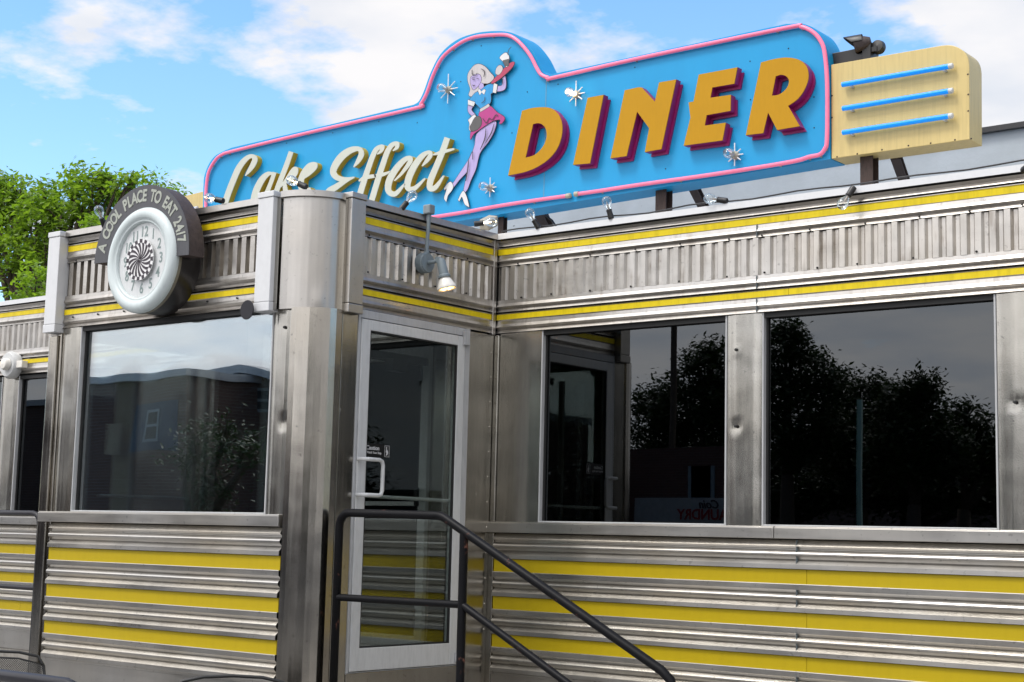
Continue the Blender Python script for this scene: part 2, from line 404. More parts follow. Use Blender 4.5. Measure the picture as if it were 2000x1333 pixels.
def ribbon(pts, n=7):
    "centre path (x, y, width) -> outline polygon"
    m = len(pts); P = []
    for i in range(m-1):
        p0 = pts[max(i-1, 0)]; p1 = pts[i]; p2 = pts[i+1]; p3 = pts[min(i+2, m-1)]
        for k in range(n):
            t = k/n
            P.append([.5*((2*p1[j])+(-p0[j]+p2[j])*t+(2*p0[j]-5*p1[j]+4*p2[j]-p3[j])*t*t+(-p0[j]+3*p1[j]-3*p2[j]+p3[j])*t**3) for j in (0, 1, 2)])
    P.append(list(pts[-1])); a = []; b = []
    for i, (x, y, w_) in enumerate(P):
        q = P[min(i+1, len(P)-1)]; r_ = P[max(i-1, 0)]; dx, dy = q[0]-r_[0], q[1]-r_[1]; l = math.hypot(dx, dy) or 1
        a.append((x-dy/l*w_/2, y+dx/l*w_/2)); b.append((x+dy/l*w_/2, y-dx/l*w_/2))
    return a, b
def text_mesh(txt, size, extrude=.002, offset=0., align='CENTER', spacing=1., shear=0.):
    c = bpy.data.curves.new('lettering', 'FONT'); c.body = txt; c.size = size; c.extrude = extrude; c.offset = offset
    c.align_x = align; c.align_y = 'CENTER'; c.space_character = spacing; c.shear = shear
    o = bpy.data.objects.new('lettering', c); COL.objects.link(o); bpy.context.view_layer.update()
    me = bpy.data.meshes.new_from_object(o.evaluated_get(bpy.context.evaluated_depsgraph_get()))
    vs = [v.co.copy() for v in me.vertices]; fs = [tuple(p.vertices) for p in me.polygons]
    bpy.data.objects.remove(o); bpy.data.curves.remove(c); bpy.data.meshes.remove(me)
    return vs, fs
def copy_tree(o, parent=None):
    c = o.copy(); COL.objects.link(c); c.parent = parent
    for ch in list(o.children): copy_tree(ch, c)
    return c
def rough_edges(pts, amp):
    return [Vector(p)+Vector((random.uniform(-amp, amp), random.uniform(-amp, amp), random.uniform(-amp, amp))) for p in pts]

# ------------------------------------------------------------------ setting
GZ = -1.93
m = MB(); m.box(-400, 400, -400, 400, GZ-.3, GZ-.004); tag(m.build('ground', MT['asphalt']), kind='structure')
m = MB(); m.box(-14, 12, -6.5, .0, GZ-.1, GZ); tag(m.build('patio', MT['pavement']), kind='structure')
m = MB(); m.box(-300, 300, -26, -12, GZ-.1, GZ+.004); tag(m.build('road', MT['asphalt']), kind='structure')

# ------------------------------------------------------------------ the diner
B = thing('diner_building', (0, 0, GZ), 'stainless steel diner with yellow stripes, dark windows and a glass entrance door', 'diner')
X1 = 8.5; X0 = -9.5; VD = 1.6; VX0 = -2.5
fM = lambda u, o, z: (u, .02-o, z)               # main front wall, faces -Y
fV = lambda u, o, z: (u, -VD+.02-o, z)           # vestibule front
fS = lambda u, o, z: (-.02+o, u, z)              # vestibule door side, faces +X
s_, yw, gp, cpm, co = 0, 1, 2, 3, 4
FA_top = [(-.05, 1.650, 3), (.045, 1.640, 3), (.047, 1.601, 2), (.012, 1.597, 2), (.012, 1.593, 0), (.030, 1.592, 0), (.016, 1.576, 0), (.026, 1.556, 2), (.006, 1.553, 2), (.006, 1.546, 0),
          (.024, 1.545, 0), (.024, 1.541, 0), (.020, 1.540, 0)]
FA_mid = [(.020, 1.500, 0), (.017, 1.497, 0), (.020, 1.474, 0), (.028, 1.459, 0), (.010, 1.444, 0), (.022, 1.424, 2), (.004, 1.420, 2)]
FA_mid2 = [(.004, 1.203, 0), (.018, 1.202, 0), (.020, 1.179, 0), (.028, 1.160, 0), (.010, 1.144, 0), (.022, 1.125, 2), (.006, 1.122, 2), (.006, 1.115, 0), (.024, 1.113, 0), (.020, 1.109, 0)]
FA_bot = [(.020, 1.074, 0), (.017, 1.067, 0), (.020, 1.045, 0), (.028, 1.026, 0), (.010, 1.008, 0), (.022, .989, 0), (.030, .985, 2), (-.06, .975, 2)]  # last strip: underside painted black as shade
def fascia(frame, a0, a1, cap, nm='fascia'):
    mats = [MT['steel_up'], MT['yellow'], MT['dark_gap'], cap]
    # one mesh: ribs above, between and below the two yellow strips
    m = MB(); segs = max(1, int(abs(a1-a0)/.35))
    def strip(prof):
        for i in range(len(prof)-1):
            m.cur = prof[i][2]
            for k in range(segs):
                u0 = a0+(a1-a0)*k/segs; u1 = a0+(a1-a0)*(k+1)/segs
                (o0, z0, _), (o1, z1, _) = prof[i], prof[i+1]
                m.add([frame(u0, o0, z0), frame(u1, o0, z0), frame(u1, o1, z1), frame(u0, o1, z1)], [(0, 1, 2, 3)])
    strip(FA_top+[(.008, 1.539, 0)]); strip([(.008, 1.501, 0)]+FA_mid); strip(FA_mid2+[(.008, 1.108, 0)]); strip([(.008, 1.075, 0)]+FA_bot)
    full = FA_top+FA_mid+FA_mid2+FA_bot
    for u in (a0, a1):
        m.cur = 0; pts = [frame(u, o, z) for o, z, _ in full]+[frame(u, -.06, 1.65)]
        m.add(pts, [tuple(range(len(pts)))])
    # back plate closes it
    m.cur = 2; m.add([frame(a0, -.06, .975), frame(a1, -.06, .975), frame(a1, -.06, 1.65), frame(a0, -.06, 1.65)], [(0, 1, 2, 3)])
    f = m.build(nm, mats, B, recalc=False)
    for za, zb in ((1.540, 1.500), (1.109, 1.074)):
        q = MB(); a, b = min(a0, a1), max(a0, a1); nseg = max(1, round((b-a)/2.4)); 
        for k in range(nseg):
            u0 = a+(b-a)*k/nseg+.001; u1 = a+(b-a)*(k+1)/nseg-.001
            vs = [frame(u, o, z) for u in (u0, u1) for o in (.004, .020) for z in (zb, za)]
            q.add(vs, [(0, 1, 3, 2), (4, 6, 7, 5), (0, 4, 5, 1), (2, 3, 7, 6), (0, 2, 6, 4), (1, 5, 7, 3)])
        q.build('yellow_stripe', MT['yellow'], f)
    # corrugated band (trapezoid flutes)
    q = MB(); p = .0775; zt, zb = 1.421, 1.202; u = min(a0, a1); e = max(a0, a1); prev = None; k = 0
    rnd = random.Random(int(abs(a0*100))+3)
    seq = []
    while u < e:
        for du, o in (((0, -.014), (.026, -.014), (.031, .020), (.072, .020)) if frame is fV else ((0, .003), (.020, .003), (.032, .020), (.065, .020))):
            jj = rnd.uniform(-.0015, .0015)
            seq.append((min(u+du, e), o+jj))
        u += p
    seq.append((e, .004 if frame is not fV else .018))
    for i in range(len(seq)-1):
        (ua, oa), (ub, ob) = seq[i], seq[i+1]
        if ub-ua < 1e-5: continue
        zm = (zt+zb)/2; j1 = rnd.uniform(-.0015, .0015)
        q.add([frame(ua, oa, zb), frame(ub, ob, zb), frame(ub, ob, zm), frame(ua, oa, zm), frame(ub, ob, zt), frame(ua, oa, zt)], [(0, 1, 2, 3), (3, 2, 4, 5)])
    q.build('corrugated_band', MT['steel_corr'], f, recalc=False)
    return f
fa_main = fascia(fM, .012, X1, MT['cap_white'])
fa_left = fascia(lambda u, o, z: (u, .02-o, z-.012), X0, VX0-.02, MT['cap_white'])
fa_front = fascia(fV, -2.40, -.455, MT['steel_cap'])
fa_side = fascia(fS, -1.278, -.012, MT['steel_cap'])
# screws and seams on the fascia
SP = [(0, .007), (.004, .006), (.0065, 0)]
studs([fM(u+random.uniform(-.05, .05), .024, z+random.uniform(-.003, .003)) for u in np.arange(.2, 4.2, .3) for z in (1.434, 1.212)], (0, -1, 0), SP, 'screw', MT['dark_gap'], fa_main)
studs([fV(u, .022, z) for u in np.arange(-2.3, -.5, .27) for z in (1.434, 1.055)], (0, -1, 0), SP, 'screw', MT['dark_gap'], fa_front)
studs([fS(u, .024, z) for u in np.arange(-1.2, -.1, .3) for z in (1.434, 1.212)], (1, 0, 0), SP, 'screw', MT['dark_gap'], fa_side)
m = MB()   # upright joints of the sheet metal
for x in (1.93, 4.6, 7.2):
    m.box(x-.0009, x+.0009, -.0085, .02, .99, 1.066); m.box(x-.0009, x+.0009, -.0085, .02, 1.125, 1.2); m.box(x-.0009, x+.0009, -.0085, .02, 1.425, 1.497)
m.build('joint_strip', MT['conduit'], fa_main)

# siding with three yellow stripes
def tube_prof(zt, zb, o0, o1, n=7):
    return [(o0+(o1-o0)*math.sin(math.pi*k/n), zt+(zb-zt)*k/n, 0) for k in range(n+1)]
def siding(frame, a0, a1, zend=-1.32, yst=None, sill_to=None):
    mats = [MT['steel_side'], MT['dark_gap'], MT['steel_rough']]
    P = [(.0, -.294, 1), (.004, -.297, 2), (.026, -.327, 2), (.028, -.330, 0), (.006, -.346, 0)]
    P += tube_prof(-.350, -.400, .008, .030)
    strips = [[]]
    strips[0] = P
    for i in range(3):
        d = -.2345*i
        strips[-1] += [(.002, -.402+d, 0), (.004, -.405+d, 2 if i else 0), (.031, -.430+d, 0), (.032, -.454+d, 1), (.012, -.457+d, 1)]
        strips.append([(.012, -.5355+d, 0), (.026, -.536+d, 0), (.027, -.539+d, 0), (.026, -.567+d, 0), (.004, -.583+d, 0)]+[(o, z, 2 if (i and k < 3) else 0) for k, (o, z, _) in enumerate(tube_prof(-.586+d, -.636+d, .008, .030))])
    d = -.2345*3
    strips[-1] += [(.002, -.402+d, 0), (.004, -.405+d, 2), (.031, -.430+d, 0), (.032, -.454+d, 0), (.028, -.458+d, 0), (.028, -.468+d, 0), (.020, -.470+d, 0), (.020, zend, 0), (-.05, zend, 0)]
    m = MB(); segs = max(1, int(abs(a1-a0)/.35))
    for prof in strips:
        for i in range(len(prof)-1):
            m.cur = prof[i][2]
            for k in range(segs):
                u0 = a0+(a1-a0)*k/segs; u1 = a0+(a1-a0)*(k+1)/segs
                (o0, z0, _), (o1, z1, _) = prof[i], prof[i+1]
                m.add([frame(u0, o0, z0), frame(u1, o0, z0), frame(u1, o1, z1), frame(u0, o1, z1)], [(0, 1, 2, 3)])
    s = m.build('siding', mats, B, smooth=True, recalc=False)
    for i in range(3):
        d = -.2345*i; a, b = min(a0, a1), max(a0, a1)
        q = MB(); cuts = [a]+[c for c in (yst or []) if a < c < b]+[b]
        for u0, u1 in zip(cuts[:-1], cuts[1:]):
            vs = [frame(u, o, z) for u in (u0+.0012, u1-.0012) for o in (.0, .017) for z in (-.5358+d, -.4565+d)]
            q.add(vs, [(0, 1, 3, 2), (4, 6, 7, 5), (0, 4, 5, 1), (2, 3, 7, 6), (0, 2, 6, 4), (1, 5, 7, 3)])
        q.build('yellow_stripe', MT['yellow_shaded'], s)
    return s
sid = siding(lambda u, o, z: (u, .012-o, z), .045, X1, yst=[2.25, 4.9])
siding(lambda u, o, z: (u, .012-o, z-.02), X0, VX0-.02, yst=[-5.05])
siding(lambda u, o, z: (u, -VD+.012-o, z), -2.40, -.205)
m = MB()
for z0, z1 in ((-.297, -.455), (-.54, -.69), (-.772, -.925), (-1.005, -1.2)):
    m.box(2.19, 2.1908, -.0165, .02, z1, z0)
m.build('joint_strip', MT['conduit'], sid)

# sill trims below the windows
def sill(x0, x1, yf, dz=0):
    m = MB(); m.box(x0, x1, yf-.035, yf+.02, -.291+dz, -.230+dz); m.box(x0+.002, x1-.002, yf-.030, yf+.03, -.2295+dz, -.224+dz)
    return m.build('sill_trim', MT['steel_side'], B, bevel=.003)
sill(-.02, 2.06, .0); sill(2.063, X1, .0); sill(VX0-.005, -.205, -VD); sill(X0, VX0-.02, 0, -.02)

# structure behind: wall lining, roof, floor, back wall
WY = .05
m = MB()
m.box(X0, X1, WY+.02, WY+.10, GZ, -.22); m.box(X0, X1, WY+.02, WY+.10, .94, 1.60)
m.box(X0, X1, 2.9, 3.0, GZ, 2.2); m.box(X0-.1, X0, .07, 3.0, GZ, 1.6); m.box(X1, X1+.1, .07, 3.0, GZ, 1.6)
m.build('wall', MT['interior'], B)
m = MB(); m.box(X0, X1, .065, 2.9, 1.56, 1.60); m.box(VX0+.05, -.33, -VD+.08, .06, 1.56, 1.598); m.box(-.33, -.04, -1.30, .06, 1.56, 1.598); m.build('roof', MT['roof_membrane'], B)
m = MB(); m.box(X0, X1, .16, 2.9, -1.15, -1.10); m.box(VX0+.05, -.06, -VD+.06, .16, -1.16, -1.105); m.build('floor', MT['interior'], B)
m = MB(); m.box(VX0+.03, -.25, -VD+.035, -VD+.09, GZ, -.22); m.box(VX0+.03, -.25, -VD+.05, -VD+.09, .93, 1.56)
m.box(VX0+.01, VX0+.06, -VD+.05, .05, GZ, -.3); m.box(VX0+.01, VX0+.06, -VD+.05, .05, .93, 1.56); m.box(VX0+.01, VX0+.06, -VD+.05, -1.35, -.3, .93); m.box(VX0+.01, VX0+.06, -.2, .05, -.3, .93)
m.box(-.09, -.045, -1.27, .0, .985, 1.56)
m.build('vestibule_lining', MT['interior'], B)
m = MB(); m.box(X0, VX0-.02, .0, .06, GZ, -1.34); m.box(.02, X1, .0, .06, GZ, -1.32); m.box(-2.45, -.2, -VD+.0, -VD+.06, GZ, -1.32); m.build('foundation', MT['concrete'], B)

# windows of the main wall: frame, pane
def window(x0, x1, y, z0, z1, glass, dz=0, inset=.03):
    f = MB(); t = .011
    f.box(x0, x0+t, y-.012, y+inset+.02, z0, z1); f.box(x1-t, x1, y-.012, y+inset+.02, z0, z1); f.box(x0+t, x1-t, y-.012, y+inset+.02, z0, z0+t*.9)
    fo = f.build('window', MT['alu'], B, bevel=.003)
    k = MB(); k.box(x0+t, x1-t, y-.006, y+inset+.02, z1-.03, z1+.0); k.box(x0+t, x0+t+.012, y+inset-.012, y+inset+.014, z0+t, z1-.03)  # black top bar paints the shade below the fascia; side strip is gasket
    k.build('gasket_and_shade', MT['dark_gap'], fo)
    g = MB(); g.box(x0+t, x1-t, y+inset, y+inset+.006, z0+t*.9, z1-.03)
    g.build('pane', glass, fo, recalc=True)
    return fo
window(.385, 1.735, .012, -.224, .985, MT['glass_dark'])
window(1.965, 3.325, .012, -.224, .985, MT['glass_dark'])
window(3.66, 5.02, .012, -.224, .985, MT['glass_dark'])
window(5.3, 6.7, .012, -.224, .985, MT['glass_dark'])
window(-5.29, -3.9, .012, -.24, .96, MT['glass_dark'])
window(-7.0, -5.53, .012, -.24, .96, MT['glass_dark'])
window(-2.20, -.352, -VD+.01, -.224, .985, MT['glass_vest'])
# stainless posts between windows
def post(x0, x1, y, z0=-.224, z1=.985, out=.006, nm='wall_panel', dents=()):
    m = MB(); nx, nz = 10, 40; vs = []; 
    for j in range(nz+1):
        for i in range(nx+1):
            u = i/nx; x = x0+(x1-x0)*u; z = z0+(z1-z0)*j/nz
            o = out if 0 < i < nx else out
            rib = .005 if .12 < u < .88 else 0
            d = sum(a*math.exp(-(((x-cx)/r)**2+((z-cz)/r)**2)) for cx, cz, r, a in dents)
            vs.append((x, y-o-rib-d, z))
    m.add(vs, [(j*(nx+1)+i, j*(nx+1)+i+1, (j+1)*(nx+1)+i+1, (j+1)*(nx+1)+i) for j in range(nz) for i in range(nx)])
    m.box(x0, x1, y+.0, y+.05, z0, z1)
    return m.build(nm, MT['steel_flat'], B, smooth=True, recalc=False)
post(.045, .382, .012); post(1.738, 1.962, .012, dents=[(1.80, .34, .02, -.012), (1.80, .78, .012, .006)]); post(3.328, 3.657, .012, dents=[(3.42, .42, .02, -.01)])
post(5.023, 5.297, .012); post(6.703, X1, .012); post(-5.527, -5.293, .012, -.24, .96); post(-3.897, VX0-.02, .012, -.24, .96); post(X0, -7.003, .012, -.24, .96)
post(-2.40, -2.203, -VD+.01); post(-.349, -.205, -VD+.01, dents=[(-.25, .85, .012, -.006), (-.24, .3, .03, -.008)])
studs([(p[0], .0, p[1]) for p in ((1.80, .34), (1.80, .78), (3.42, .42))]+[(-.25, -VD-.002, .85)], (0, -1, 0), [(0, .014), (.008, .012), (.010, 0)], 'bolt', MT['dark_gap'], B)
# inner corner trims
m = MB(); m.box(-.016, .014, -.040, -.008, .975, 1.645); m.build('corner_trim', MT['steel_cap'], B, bevel=.004)
m = MB(); m.box(-.012, .042, -.012, .03, -1.32, -.292); m.box(-.012, .042, -.008, .03, -.222, .975); m.build('corner_trim', MT['steel_flat'], B, bevel=.004)

# outer corner posts of the vestibule, rounded
def arc(cx, cy_, r, a0, a1, n): return [(cx+r*math.cos(a0+(a1-a0)*i/n), cy_+r*math.sin(a0+(a1-a0)*i/n)) for i in range(n+1)]
def vsheet(path, z0, z1, thick=.012, nz=16, jitter=0.):
    "upright sheet standing on a plan path"
    m = MB(); n = len(path); vs = []
    for j in range(nz+1):
        z = z0+(z1-z0)*j/nz
        for i, (x, y) in enumerate(path):
            vs.append((x+random.uniform(-jitter, jitter), y+random.uniform(-jitter, jitter), z))
    m.add(vs, [(j*n+i, j*n+i+1, (j+1)*n+i+1, (j+1)*n+i) for j in range(nz) for i in range(n-1)])
    # inner skin and edges
    inn = [(x*1.0-(x-path[0][0])*0-.0, y+thick) for x, y in path]
    m.add([(x, y, z0) for x, y in path]+[(x-thick, y+thick, z0) for x, y in path], [(i, i+1, n+i+1, n+i) for i in range(n-1)])
    m.add([(x, y, z1) for x, y in path]+[(x-thick, y+thick, z1) for x, y in path], [(i, i+1, n+i+1, n+i) for i in range(n-1)])
    return m
# lower pillar: broad flutes (flat facets) round the corner
path = arc(-.19, -1.41, .205, -math.pi/2, 0, 8)
m = vsheet([(-.20, -VD+.02)]+path+[(-.0, -1.395)], -1.80, .96, nz=1)
m.build('corner_pillar', MT['steel_pillar'], B, recalc=False)
m = MB(); m.box(-.03, .006, -1.395, -1.268, -1.80, .975); m.build('door_side_panel', MT['steel_flat'], B, bevel=.003)
m = MB(); m.box(-.03, .004, -.254, -.013, -1.80, .975); m.build('door_side_panel', MT['steel_flat'], B, bevel=.003)
studs([(.004, -.035+random.uniform(-.004, .004), z) for z in np.arange(-.9, .95, .16)], (1, 0, 0), [(0, .006), (.005, .005), (.007, 0)], 'rivet', MT['steel_flat'], B)
# upper pillar: crumpled rounded sheet between two box trims
path = arc(-.285, -1.365, .265, -math.pi/2+.02, -.02, 26)
m = MB(); nz = 30; vs = []; n = len(path)
for j in range(nz+1):
    z = .955+(1.612-.955)*j/nz
    for i, (x, y) in enumerate(path):
        t = i/(n-1); r = .0012*math.sin(t*60)+(.005*math.sin(t*34+z*5)+.004*math.sin(t*70-z*9))*max(0, (t-.62))*2.2*(.5+.5*math.sin(z*3+1))
        r += .006*math.exp(-((t-.5-.1*math.sin(z*8))**2)/.004-((z-1.0)/.06)**2)
        a = -math.pi/2+t*math.pi/2
        vs.append((x+math.cos(a)*r, y+math.sin(a)*r, z))
m.add(vs, [(j*n+i, j*n+i+1, (j+1)*n+i+1, (j+1)*n+i) for j in range(nz) for i in range(n-1)])
inner = arc(-.285, -1.365, .24, -math.pi/2+.02, -.02, 26)
m.add([(x, y, .955) for x, y in path]+[(x, y, .955) for x, y in inner], [(i, i+1, n+i+1, n+i) for i in range(n-1)])
m.build('corner_drum', MT['steel_cap'], B, smooth='all', recalc=False)
m = MB(); pc = arc(-.285, -1.365, .285, -math.pi/2, 0, 26); pi_ = arc(-.285, -1.365, .20, -math.pi/2, 0, 26); n = len(pc)
vs = [(x, y, z) for z in (1.612, 1.648) for x, y in pc]+[(x, y, z) for z in (1.612, 1.648) for x, y in pi_]
fs = []
for i in range(n-1):
    fs += [(i, i+1, n+i+1, n+i), (n+i, n+i+1, 3*n+i+1, 3*n+i), (i, i+1, 2*n+i+1, 2*n+i)]
m.add(vs, fs); m.build('drum_cap', MT['steel_cap'], B, smooth=True)
def box_trim(nm, x0, x1, y0, y1, z0=.945, z1=1.618, mat='cap_white'):
    m = MB(); m.box(x0, x1, y0, y1, z0+.055, z1); m.box(x0-.003, x1+.003, y0-.003, y1+.003, z0, z0+.053); m.box(x0-.005, x1+.005, y0-.005, y1+.005, z1+.001, z1+.036)
    return m.build(nm, MT[mat], B, bevel=.004)
box_trim('corner_post', -.452, -.322, -1.672, -1.57); box_trim('corner_post', -.05, .052, -1.400, -1.282, mat='steel_cap')
m = MB(); m.box(-.321, -.292, -1.640, -1.56, .955, 1.62); m.box(-.06, .02, -1.42, -1.401, .955, 1.62); m.build('gap_strip', MT['steel_flat'], B)
box_trim('corner_post', -2.53, -2.405, -1.665, -1.55, .955, 1.60)
m = MB(); m.box(-2.52, -2.432, -1.622, -1.50, -1.80, .94); m.box(-2.430, -2.403, -1.606, -1.55, -1.32, .975); m.build('corner_pillar', MT['steel_pillar'], B, bevel=.006)
m = MB(); m.lathe((-.47, -1.70, .955), (0, -1, 0), [(0, 0), (.055, 0), (.058, .004), (.055, .008), (0, .008)], 24); m.build('round_cover', MT['grey_rail'], B)

# door in the side of the vestibule
fr = MB()
fr.box(-.045, .012, -1.266, -1.246, -1.112, .985); fr.box(-.045, .012, -.306, -.257, -1.112, .985); fr.box(-.045, .0115, -1.246, -.306, .935, .984)
fr.box(-.045, .008, -1.2455, -.3065, -1.112, -1.106)
door_frame = fr.build('door_frame', MT['alu'], B, bevel=.003)
d = MB(); a0, a1 = -1.243, -.310; z0, z1 = -1.102, .930
gz0, gz1, gy0, gy1 = -.972, .868, -1.168, -.378
d.box(-.03, .016, a0, gy0, z0, z1); d.box(-.03, .016, gy1, a1, z0, z1); d.box(-.03, .0155, gy0, gy1, z0, gz0); d.box(-.03, .0155, gy0, gy1, gz1, z1)
door = d.build('door', MT['alu_light'], B, bevel=.004, label='glass entrance door with a pale aluminium frame')
g = MB(); g.box(-.010, -.004, gy0, gy1, gz0, gz1); g.build('pane', MT['glass_door'], door)
t = MB()
for (y0_, y1_, za, zb) in ((gy0, gy0+.008, gz0, gz1), (gy1-.010, gy1, gz0, gz1), (gy0+.008, gy1-.01, gz0, gz0+.008), (gy0+.008, gy1-.01, gz1-.008, gz1)):
    t.box(-.003, .012, y0_, y1_, za, zb)
t.build('glazing_bead', MT['dark_gap'], door)
h = MB(); hy0, hy1, hz0, hz1 = -1.235, -1.088, -.098, .108; X = .075; rr = .012
pts = [(.014, hy0, hz1), (.05, hy0, hz1), (X, hy0+.02, hz1), (X, hy1-.03, hz1), (X, hy1-.008, hz1-.008), (X, hy1, hz1-.03), (X, hy1, hz0+.03), (X, hy1-.008, hz0+.008), (X, hy1-.03, hz0), (X, hy0+.02, hz0), (.05, hy0, hz0), (.014, hy0, hz0)]
h.tube(pts, rr, 12); h.build('handle', MT['alu_light'], door, smooth=True)
h = MB(); h.tube([(-.025, -1.16, -.10), (-.025, -.38, -.105)], .0115, 10); h.build('push_bar', MT['alu_light'], door, smooth=True)
h = MB(); h.lathe((.0, -1.205, -.205), (1, 0, 0), [(0, .024), (.012, .023), (.014, .016), (.0, .016)], 16); h.build('lock', MT['alu'], door, smooth=True)
h = MB(); h.box(.014, .034, -.335, -.285, .875, .965); h.build('hinge', MT['alu'], door, bevel=.004)
h = MB(); h.box(.017, .033, -.33, -.29, -1.09, -1.03); h.build('hinge', MT['alu'], door, bevel=.004)
dc = MB(); dc.box(-.001, .0005, -1.166, -.955, .128, .206); dcl = dc.build('caution_sticker', MT['caution'], door)
def text_on(fn, txt, size, name, mat, parent, off=0., align='LEFT', spacing=1., ex=.0006, shear=0.):
    vs, fs = text_mesh(txt, size, ex, off, align, spacing, shear); m = MB(); m.add([fn(v.x, v.y, v.z) for v in vs], fs); return m.build(name, mat, parent, recalc=False)
text_on(lambda x, y, z: (.0012+z, -1.156+x*1.0, .180+y), 'Caution', .034, 'lettering', MT['decal_white'], dcl, .0006)
text_on(lambda x, y, z: (.0012+z, -1.156+x*.95, .153+y), 'Watch Your Step', .019, 'lettering', MT['decal_white'], dcl, .0003)
m = MB()
for (y0_, y1_, za, zb) in ((-1.000, -.960, .199, .201), (-1.000, -.960, .134, .136), (-1.000, -.998, .136, .199), (-.962, -.960, .136, .199)): m.box(.0008, .0016, y0_, y1_, za, zb)
m.slab([[(-.988, .194), (-.981, .194), (-.981, .178), (-.972, .170), (-.969, .157), (-.978, .144), (-.990, .141), (-.983, .154), (-.990, .165), (-.986, .177)]], lambda x, y, t_: (.0016-t_, x, y), 0, .0008)
m.build('pictogram', MT['decal_white'], dcl)
m = MB(); m.box(-.04, .010, -1.266, -.257, -1.80, -1.113); m.build('kick_panel', MT['steel_flat'], B, bevel=.003)

# inside the vestibule: inner door frame, posts, bar, notice
m = MB()
def vbar(xa, xb, ya, yb, Y, dep=.05):
    p = at(xa, ya, 1, Y); q = at(xb, ya, 1, Y); r = at(xa, yb, 1, Y); m.box(p.x, q.x, Y, Y+dep, r.z, p.z)
vbar(228, 262, 700, 1012, -1.40, .05); m.build('inner_post', MT['interior_pale'], B)
m = MB(); vbar(259, 263, 720, 1012, -1.43, .02); vbar(371, 374.5, 720, 1012, -1.43, .02); vbar(377, 380.5, 720, 1012, -1.43, .02); vbar(400, 404, 740, 1012, -1.25, .03); vbar(515, 523, 655, 1012, -1.45, .03)
p = at(190, 968, 1, -1.42); q = at(372, 974, 1, -1.42); m.tube([p, q], .010, 8); m.build('inner_frame', MT['alu_light'], B)
m = MB(); p = at(205, 700, 1, -1.38); m.box(p.x, p.x+.42, -1.38, -1.30, p.z-.06, p.z); m.build('inner_lintel', MT['interior_pale'], B)
m = MB(); p = at(207, 828, 1, -1.46); m.box(p.x, p.x+.15, -1.465, -1.46, p.z-.20, p.z); m.build('notice', MT['lamp_white'], B)
xa_, xb_, xc_ = at(830, 900, 1, 0).x, at(845, 900, 1, 0).x, at(880, 900, 1, 0).x
m = MB(); m.box(xa_, xb_, -.06, .03, -1.1, .93); m.box(xa_-.9, xa_-.84, -.06, .03, -1.1, .93); m.box(xa_-.84, xa_, -.06, .03, .86, .93); m.box(xa_-.84, xa_, -.06, .03, -1.1, -.98); m.box(xa_-.84, xa_, -.06, -.03, -.13, -.10)
m.build('inner_door_frame', MT['alu_light'], B, bevel=.003)
m = MB(); m.box(xb_+.002, -.06, -.03, .05, -1.1, .93); m.build('inner_panel', MT['steel_flat'], B)
for z_ in (.70, -.13, -.92):
    m = MB(); m.box(xa_-.012, xa_+.012, -.085, -.062, z_, z_+.12); m.build('inner_hinge', MT['dark_gap'], B)
m = MB(); m.box(-.60, -.52, -1.25, -.05, .80, .85); m.box(-.5, -.42, -.5, -.36, .72, .8); m.build('closer_arm', MT['dark_gap'], B)

# landing and steps before the door
m = MB(); m.box(.012, 1.12, -1.56, -.03, GZ, -1.30)
for k in range(3): m.box(1.12+.30*k, 1.42+.30*k, -1.56, -.03, GZ, -1.30-.157*(k+1))
tag(m.build('entrance_steps', MT['concrete'], bevel=.012), 'concrete landing and steps leading up to the glass entrance door', 'steps')
# handrail
HR = thing('handrail', (.6, -1.45, -1.30), 'black painted pipe handrail with rust spots sloping down beside the entrance door', 'handrail')
Y = -1.45; r = .0235
A_ = lambda x, y: at(x, y, 1, Y)
tl = A_(668, 1015); zt = A_(760, 1003).z; xt = A_(660, 1100).x
cr_ = .075; knee = A_(866, 1009); end = A_(1292, 1310); zt2 = knee.z
top = [(xt, Y, -1.30)]+[(xt, Y, zt-cr_)]+[(xt+cr_*(1-math.cos(a)), Y, zt-cr_+cr_*math.sin(a)) for a in np.linspace(.25, 1.57, 6)]
top += [(knee.x-.03, Y, knee.z+.004), (knee.x, Y, knee.z-.004), (knee.x+.03, Y, knee.z-.018)]
sl = (end.z-knee.z)/(end.x-knee.x)
top += [(end.x, Y, end.z), (end.x+.05, Y, end.z-.04), (end.x+.07, Y, end.z-.10), (end.x+.075, Y, GZ)]
m = MB(); m.tube(top, r, 14); m.build('top_rail', MT['black_rail'], HR, smooth='all')
px = A_(905, 1100).x; ztop = knee.z+sl*(px-knee.x)
m = MB(); m.tube([(px, Y, -1.30), (px, Y, ztop-.01)], r*.98, 14); m.lathe((px, Y, -1.30), (0, 0, 1), [(.05, 0), (.05, .008), (0.02, .008)], 16); m.build('post', MT['black_rail'], HR, smooth=True)
z3 = A_(662, 1166).z; z4 = A_(905, 1183).z; zz = (z3+z4)/2
m = MB(); m.tube([(xt, Y, zz), (px, Y, zz)], r*.85, 14); m.build('middle_rail', MT['black_rail'], HR, smooth=True)
e2 = A_(1104, 1333); s2 = (e2.z-z4)/(e2.x-px); m = MB(); m.tube([(px, Y, zz), (end.x+.07, Y, zz+s2*(end.x+.07-px))], r*.85, 14); m.build('middle_rail', MT['black_rail'], HR, smooth=True)

